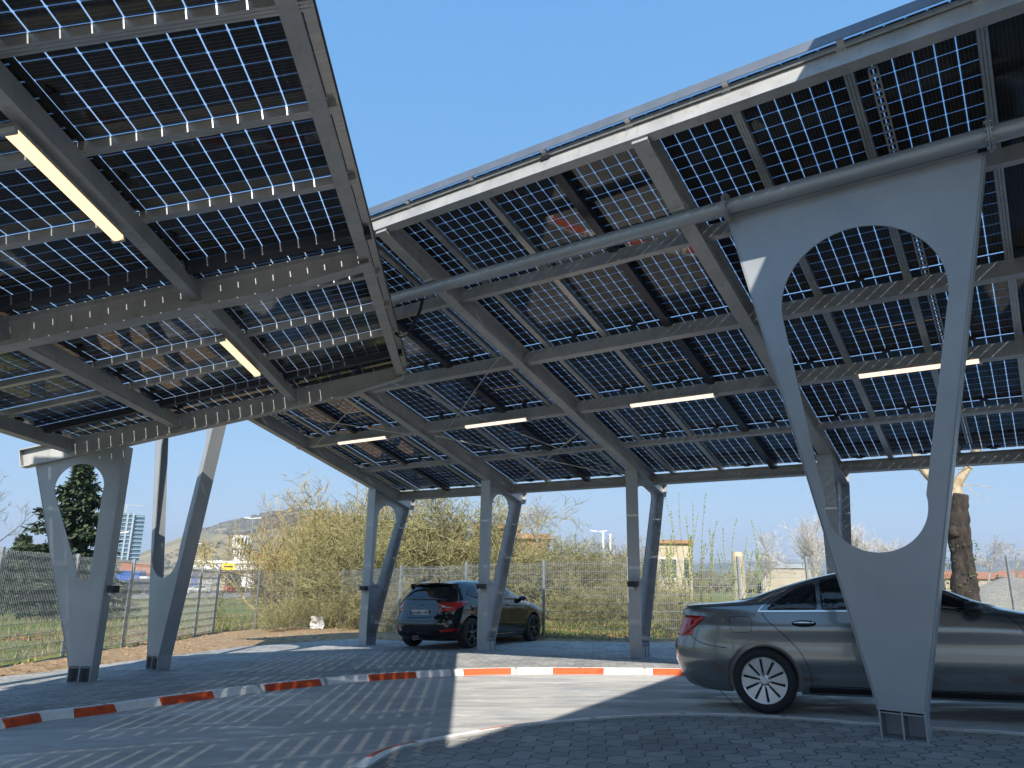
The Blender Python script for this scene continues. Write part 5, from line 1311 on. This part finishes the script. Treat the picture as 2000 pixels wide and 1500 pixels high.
def house(name, label, px0, px1, D, py_eave, py_ridge, depth, wall, roof, nwin=0, rows=1, D1=None, gable=False, cat='building'):
    o0, X, Y, L = bframe(px0, px1, D, D1); H = hgt(px0, D, py_eave, o0.z); Hr = hgt(px0, D, py_ridge, o0.z) if py_ridge else H
    o = empty(name, o0+X*(L/2), label, cat); Z = V(0,0,1)
    m = MB(); m.box(o0+X*(L/2)+Y*(depth/2)+Z*(H/2-.5), L, depth, H+1, X, Y, Z); put('wall', m, wall, o)
    m = MB()
    if py_ridge and Hr > H+.2:
        e = .4; m.prof([(-e,H-.1),(depth/2,Hr),(depth+e,H-.1),(depth+e,H+.12),(depth/2,Hr+.22),(-e,H+.12)] if not gable else [(-e,H-.1),(depth+e,H-.1),(depth/2,Hr)], o0-X*e, o0+X*(L+e), Y, Z)
        if not gable: m.prof([(0,H-.15),(depth,H-.15),(depth/2,Hr-.1)], o0+X*.02, o0+X*(L-.02), Y, Z)
    else: m.box(o0+X*(L/2)+Y*(depth/2)+Z*(H+.15), L+.8, depth+.8, .5, X, Y, Z)
    put('roof', m, roof, o)
    for r_ in range(rows):
        for i in range(nwin):
            m = MB(); c = o0+X*(L*(i+.5)/nwin)-Y*.04+Z*(H*(r_+.55)/rows); m.box(c, L/nwin*.42, .10, H/rows*.38, X, Y, Z); f = put('window', m, MT['wall_white'], o)
            m = MB(); m.box(c-Y*.03, L/nwin*.36, .10, H/rows*.32, X, Y, Z); put('pane', m, MT['win'], f)
    return o, o0, X, Y, L, H
# long warehouse
o, o0, X, Y, L, H = house('warehouse', 'long low grey warehouse with a white roof edge beyond the lot', 352, 640, 178, 1097, None, 40, MT['wall_grey'], MT['wall_white'])
Z = V(0,0,1)
m = MB(); m.box(o0+X*(L/2)-Y*1.2+Z*(H*.80), L, 2.6, .5, X, Y, Z); put('canopy', m, MT['wall_white'], o)
for i, (f, w__, c_) in enumerate(((.04,.05,'wall_white'),(.10,.05,'blue'),(.30,.06,'wall_cream'),(.46,.06,'wall_grey'),(.80,.07,'wall_cream'))):
    m = MB(); m.box(o0+X*(L*f)-Y*.15+Z*(H*.30), L*w__, .3, H*.6, X, Y, Z); put('gate', m, MT[c_], o)
for i in range(12): m = MB(); m.box(o0+X*(L*(i+.5)/12)-Y*.1+Z*(H*.40), .3, .3, H*.8, X, Y, Z); put('pilaster', m, MT['towerframe'], o)
house('house', 'cream building with an orange tiled roof between the two left posts', 236, 292, 190, 1122, 1100, 16, MT['wall_cream'], MT['roof_red'], 3, gable=False)
house('house', 'cream two storey house half hidden by the tall golden shrub', 500, 560, 205, 1098, 1084, 14, MT['wall_cream'], MT['roof_red'], 5, 2)
house('brown_building', 'brown brick building with stepped flat roofs behind the bare spreading tree', 928, 1010, 75, 1030, None, 14, MT['brick'], MT['brick'], 0)
house('brown_building', 'lower brown brick wing to the right of the stepped brown building', 1012, 1068, 74, 1050, None, 12, MT['brick'], MT['brick'], 0)
house('flat_building', 'pale building with a brown flat roof behind the green shoots', 1284, 1352, 105, 1060, None, 14, MT['wall_cream'], MT['brick'], 3)
house('house', 'white low building with a pale roof above the saloon roof', 1492, 1600, 190, 1108, 1101, 16, MT['wall_cream'], MT['wall_grey'], 0)
house('house', 'red roofed house directly right of the thick pruned trunk', 1832, 1880, 140, 1128, 1117, 12, MT['wall_cream'], MT['roof_red'], 3)
house('house', 'red roofed house second from the right edge, beyond the fence', 1895, 1945, 150, 1129, 1119, 12, MT['wall_cream'], MT['roof_red'], 3)
house('house', 'red roofed house at the right edge, beyond the fence', 1955, 2010, 145, 1126, 1116, 12, MT['wall_cream'], MT['roof_red'], 3)
# glass office tower
o0, X, Y, L = bframe(208, 262, 420); H = hgt(208, 420, 1000, o0.z); o = empty('office_tower', o0, 'blue glass office tower rising behind the leftmost posts', 'tower'); tH = H
m = MB(); m.box(o0+X*(L*.36)+Y*8+Z*(H/2), L*.70, 16, H, X, Y, Z); put('curtain_wall', m, MT['blueglass'], o)
m = MB(); m.box(o0+X*(L*.88)+Y*9+Z*(H*.488), L*.46, 15, H*.976, X, Y, Z); put('wing', m, MT['blueglass'], o)
for k in range(15): m = MB(); m.box(o0+X*(L*.36)-Y*.3+Z*(H*(k+1)/15.3), L*.71, .7, .35, X, Y, Z); m.box(o0+X*(L*.88)+Y*1.0+Z*(H*.97*(k+1)/15.3), L*.47, .7, .35, X, Y, Z); put('floor_band', m, MT['towerframe'], o)
for k in range(4): m = MB(); m.box(o0+X*(L*(.04+.21*k))-Y*.4+Z*(H/2), .8, .6, H, X, Y, Z); put('rib', m, MT['towerframe'], o)
m = MB(); m.box(o0+X*(L*.35)+Y*8+Z*(H+2.5), .5, .5, 5, X, Y, Z); m.box(o0+X*(L*.5)+Y*8+Z*(H+4.6), 12, .4, .4, X, Y, Z); put('roof_crane', m, MT['wall_grey'], o)
# water tower with arches
D = 430; c = at(465, D); zt = at(465, D, 1046).z; zb = at(465, D, 1092).z; Rr = 4.4; o = empty('water_tower', c, 'white round water tower with rows of open arches below the hill', 'tower')
m = MB(); m.lathe([(Rr*1.08,zt-c.z),(Rr*1.08,zt-c.z-1.2),(Rr,zt-c.z-1.2),(0,zt-c.z-1.2)], (c.x,c.y,c.z), Z, 24); m.lathe([(0,zt-c.z),(Rr*1.08,zt-c.z)], c, Z, 24)
hl_ = (zt-zb); m.lathe([(Rr*.98,hl_*0+zt-c.z-hl_*.42),(Rr*1.04,zt-c.z-hl_*.42),(Rr*1.04,zt-c.z-hl_*.56),(Rr*.75,zt-c.z-hl_*.58)], c, Z, 24); m.lathe([(Rr*.8,zt-c.z-hl_*.86),(Rr*.8,0),(0,0)], c, Z, 20); put('drum', m, MT['wall_white'], o)
for row, (rz0, rz1, rr3) in enumerate(((.08,.44,Rr),(.56,.88,Rr*.78))):
    for k in range(14):
        t = 2*math.pi*k/14; m = MB(); p = c+V(math.cos(t)*rr3, math.sin(t)*rr3, 0); z0_, z1_ = zt-hl_*rz1, zt-hl_*rz0
        m.box(V(p.x,p.y,(z0_+z1_)/2), .6, .6, z1_-z0_, V(math.cos(t),math.sin(t),0), V(-math.sin(t),math.cos(t),0), Z)
        t2_ = t+math.pi/14; p2 = c+V(math.cos(t2_)*rr3, math.sin(t2_)*rr3, 0)
        for q_ in range(3): m.box(V(p.x,p.y,z1_-.25-.35*q_), .4, 1.5-.35*q_, .36, V(math.cos(t),math.sin(t),0), V(-math.sin(t),math.cos(t),0), Z)
        put('arch_pillar', m, MT['wall_white'], o)
m = MB(); m.lathe([(Rr*.72,zt-c.z-hl_*.9),(Rr*.72,zt-c.z-1)], c, Z, 16); put('inner_shaft', m, MT['win'], o)
# masts and lamps
def mast(px, D, py, label, kind):
    b = at(px, D); t = at(px, D, py); H = t.z-b.z; o = empty('lamp_mast', b, label, 'street lamp'); m = MB(); m.tube([(0,0,0),(0,0,H)], [.11,.07], 10); put('mast', m, MT['galv'], o, local=True)
    for s in (-1, 1):
        if kind == 'single' and s < 0: continue
        m = MB(); m.box((s*.75,0,H+.05), 1.3 if kind != 'flood' else .7, .35, .14, V(math.cos(.12),0,s*math.sin(.12))); m.box((s*.2,0,H), .5, .06, .06); put('lamp_head', m, MT['wall_white'], o, local=True)
mast(483, 130, 1012, 'tall twin headed lamp mast in front of the thicket, over the lot', 'twin')
mast(1170, 125, 1038, 'twin headed lamp mast above the scrub between the second and third eaves posts', 'twin')
mast(221, 120, 1040, 'slim single lamp mast in front of the glass office tower', 'single')
mast(375, 150, 1062, 'pale pole at the left end of the warehouse roof', 'single')
for px, py, lb in ((1179,1040,'left one of the pair of thin white chimneys beyond the scrub'), (1193,1043,'right one of the pair of thin white chimneys beyond the scrub')):
    b = at(px, 210); H = at(px, 210, py).z-b.z; m = MB(); m.lathe([(0,0),(.36,0),(.33,H-.6),(.40,H-.5),(.40,H),(.25,H),(0,H-.3)], b, Z, 16); thing_mesh('chimney', m, MT['wall_white'], b, lb, 'chimney', 'thin white chimneys')
b = at(1443, 95); H = at(1443, 95, 1078).z-b.z; m = MB(); m.lathe([(.0,0),(.75,0),(.75,H*.9),(.55,H),(0,H)], b, Z, 18); thing_mesh('silo', m, MT['wall_cream'], b, 'small pale silo behind the green shoots, left of the first birch', 'silo')
# yellow board on the warehouse lane
b = at(445, 150); t = at(445, 150, 1112).z; o = empty('yellow_sign', b, 'yellow advertising board in front of the warehouse', 'sign'); m = MB(); m.box(V(b.x,b.y,t+.5), 2.3, .12, 1.25); put('board', m, MT['yellow'], o)
m = MB(); m.box(V(b.x,b.y-.08,t+.5), 1.7, .03, .28); put('lettering_bar', m, MT['win'], o)
m = MB(); m.tube([b, V(b.x,b.y,t)], .06, 8); put('mast', m, MT['galv'], o)
# small far vehicles
def far_car(px, D, ang, L, m_, label, name='parked_car', h=1.45, van=False):
    b = at(px, D); b.z += .35; o = empty(name, b, label, 'car', 'cars parked in the far lot', rz=ang); Wd = .85
    if van: sec = [(-L/2,.35),(-L/2,h*.95),(-L/2+.15,h),(L*.22,h),(L*.36,h*.62),(L/2-.05,h*.52),(L/2,.35)]
    else: sec = [(-L/2,.35),(-L/2,.85),(-L*.42,.95),(-L*.30,h*.97),(-L*.1,h),(L*.08,h*.96),(L*.24,.98),(L*.46,.80),(L/2,.62),(L/2,.35)]
    m = MB(); m.prof(sec, (0,-Wd,0), (0,Wd,0), V(1,0,0), V(0,0,1)); put('body', m, m_, o, local=True)
    for s in (-1, 1):
        g_ = MB(); sg = [(-L*.37,.98),(-L*.27,h*.92),(L*.05,h*.91),(L*.18,.98)]; g_.prof(sg, (0,s*(Wd-.01),0), (0,s*(Wd+.015),0), V(1,0,0), V(0,0,1)); put('window', g_, MT['win'], o, local=True)
        for x in (-L*.30, L*.31): w__ = MB(); w__.lathe([(0,-.1),(.32,-.1),(.32,.1),(0,.1)], (x, s*Wd*.95, .32), (0,1,0), 16); w__.lathe([(0,-.11),(.2,-.11),(.2,.11),(0,.11)], (x, s*Wd*.95, .32), (0,1,0), 12, mi=1); put('wheel', w__, [MT['rubber'], MT['rim_silver']], o, local=True)
    return o
far_car(352, 140, .15, 4.2, MT['white'], 'white car nearest the slotted post, left end of the far row')
far_car(366, 158, .1, 4.1, MT['blue'], 'blue car half hidden behind the two white cars')
far_car(392, 149, 3.2, 4.5, MT['white'], 'white hatchback in the middle of the far lot')
far_car(457, 152, 1.5, 4.2, MT['red'], 'red car parked nose to the dark trailer')
far_car(524, 128, 3.1, 4.6, MT['navy'], 'dark saloon beyond the fence left of the golden shrubs')
far_car(560, 150, .4, 4.4, MT['navy'], 'dark car hidden among the branches right of the dark saloon')
def box_vehicle(px, D, L, H_, Wd, m_, label, name, cab=None, text_=False):
    b = at(px, D); b.z += .35; o = empty(name, b, label, 'truck'); m = MB(); m.box((0,0,H_/2+.9), L, Wd, H_, mi=0); put('box_body', m, m_, o, local=True)
    m = MB(); m.box((0,0,.75), L, Wd*.8, .2)
    put('chassis', m, MT['dark_metal'], o, local=True)
    for x in (-L*.35, L*.35):
        for s in (-1, 1): w__ = MB(); w__.lathe([(0,-.15),(.48,-.15),(.48,.15),(0,.15)], (x, s*Wd*.45, .48), (0,1,0), 16); put('wheel', w__, MT['rubber'], o, local=True)
    if cab:
        m = MB(); m.prof([(0,.6),(0,2.9),(1.3,2.9),(1.75,1.9),(1.9,.6)], (L/2+.1,-Wd*.48,0), (L/2+.1,Wd*.48,0), V(1,0,0), V(0,0,1)); cb = put('cab', m, cab, o, local=True)
        m = MB(); m.prof([(1.32,2.75),(1.78,1.85),(1.80,1.86),(1.34,2.78)], (L/2+.1,-Wd*.42,0), (L/2+.1,Wd*.42,0), V(1,0,0), V(0,0,1)); put('windscreen', m, MT['win'], cb, local=True)
    return o
box_vehicle(256, 150, 4.2, 2.9, 2.4, MT['blue'], 'blue box truck between the two left posts', 'truck', MT['white'])
box_vehicle(458, 160, 2.6, 2.8, 2.5, MT['black'], 'black trailer standing behind the red car', 'trailer')
box_vehicle(473, 158, 1.4, 2.8, 2.5, MT['black'], 'narrow black container right of the lamp mast foot', 'trailer')
box_vehicle(490, 156, 2.7, 2.7, 2.5, MT['wall_white'], 'white box trailer right of the black container', 'trailer')
box_vehicle(285, 138, 3.6, 1.7, 2.0, MT['navy'], 'low dark pickup at the foot of the blue truck', 'truck', MT['white'])
o = box_vehicle(228, 135, 3.8, 1.3, 2.0, MT['wall_cream'], 'low cream trailer behind the leftmost post', 'trailer')
# haze over the far ground is thin; the bank on the right beyond the fence
mb = MB(); n = 24
for i in range(n+1):
    for j in range(9):
        px = 1780+i*16; D = 34+j*4; p = at(px, D); h = 2.1*math.sin(min(1, i/14)*math.pi/2)*math.sin(min(1,j/5)*math.pi/2)*(1+.25*mn.noise(V(i*.3,j*.5,2)))
        mb.v.append((p.x, p.y, p.z-.1+h*(.9 if j < 7 else .5)))
for i in range(n):
    for j in range(8): mb.f.append((i*9+j, i*9+j+1, (i+1)*9+j+1, (i+1)*9+j)); mb.m.append(0)
tag(put('gravel_bank', mb, noisy(mat('gravel_bank', rough=1), (.26,.24,.19), (.42,.38,.30), 3, 8, bump=1, bscale=9, dist=.1), smooth=True), kind='structure')

# ---------------------------------------------------------------- thin spring haze over the far ground
mb = MB(); mb.box((0, 2000, 82), 8500, 4900, 200)
hz = put('haze', mb, [], None); tag(hz, kind='stuff'); hz['label'] = 'thin pale spring haze over the far fields and hills'
hm = bpy.data.materials.new('haze'); hm.use_nodes = True; hn = hm.node_tree; hn.nodes.remove(hn.nodes['Principled BSDF'])
pv = hn.nodes.new('ShaderNodeVolumePrincipled'); pv.inputs['Color'].default_value = (.74,.86,1,1); pv.inputs['Density'].default_value = .00026; pv.inputs['Anisotropy'].default_value = .2
hn.links.new(pv.outputs[0], hn.nodes['Material Output'].inputs['Volume']); hz.data.materials.append(hm)
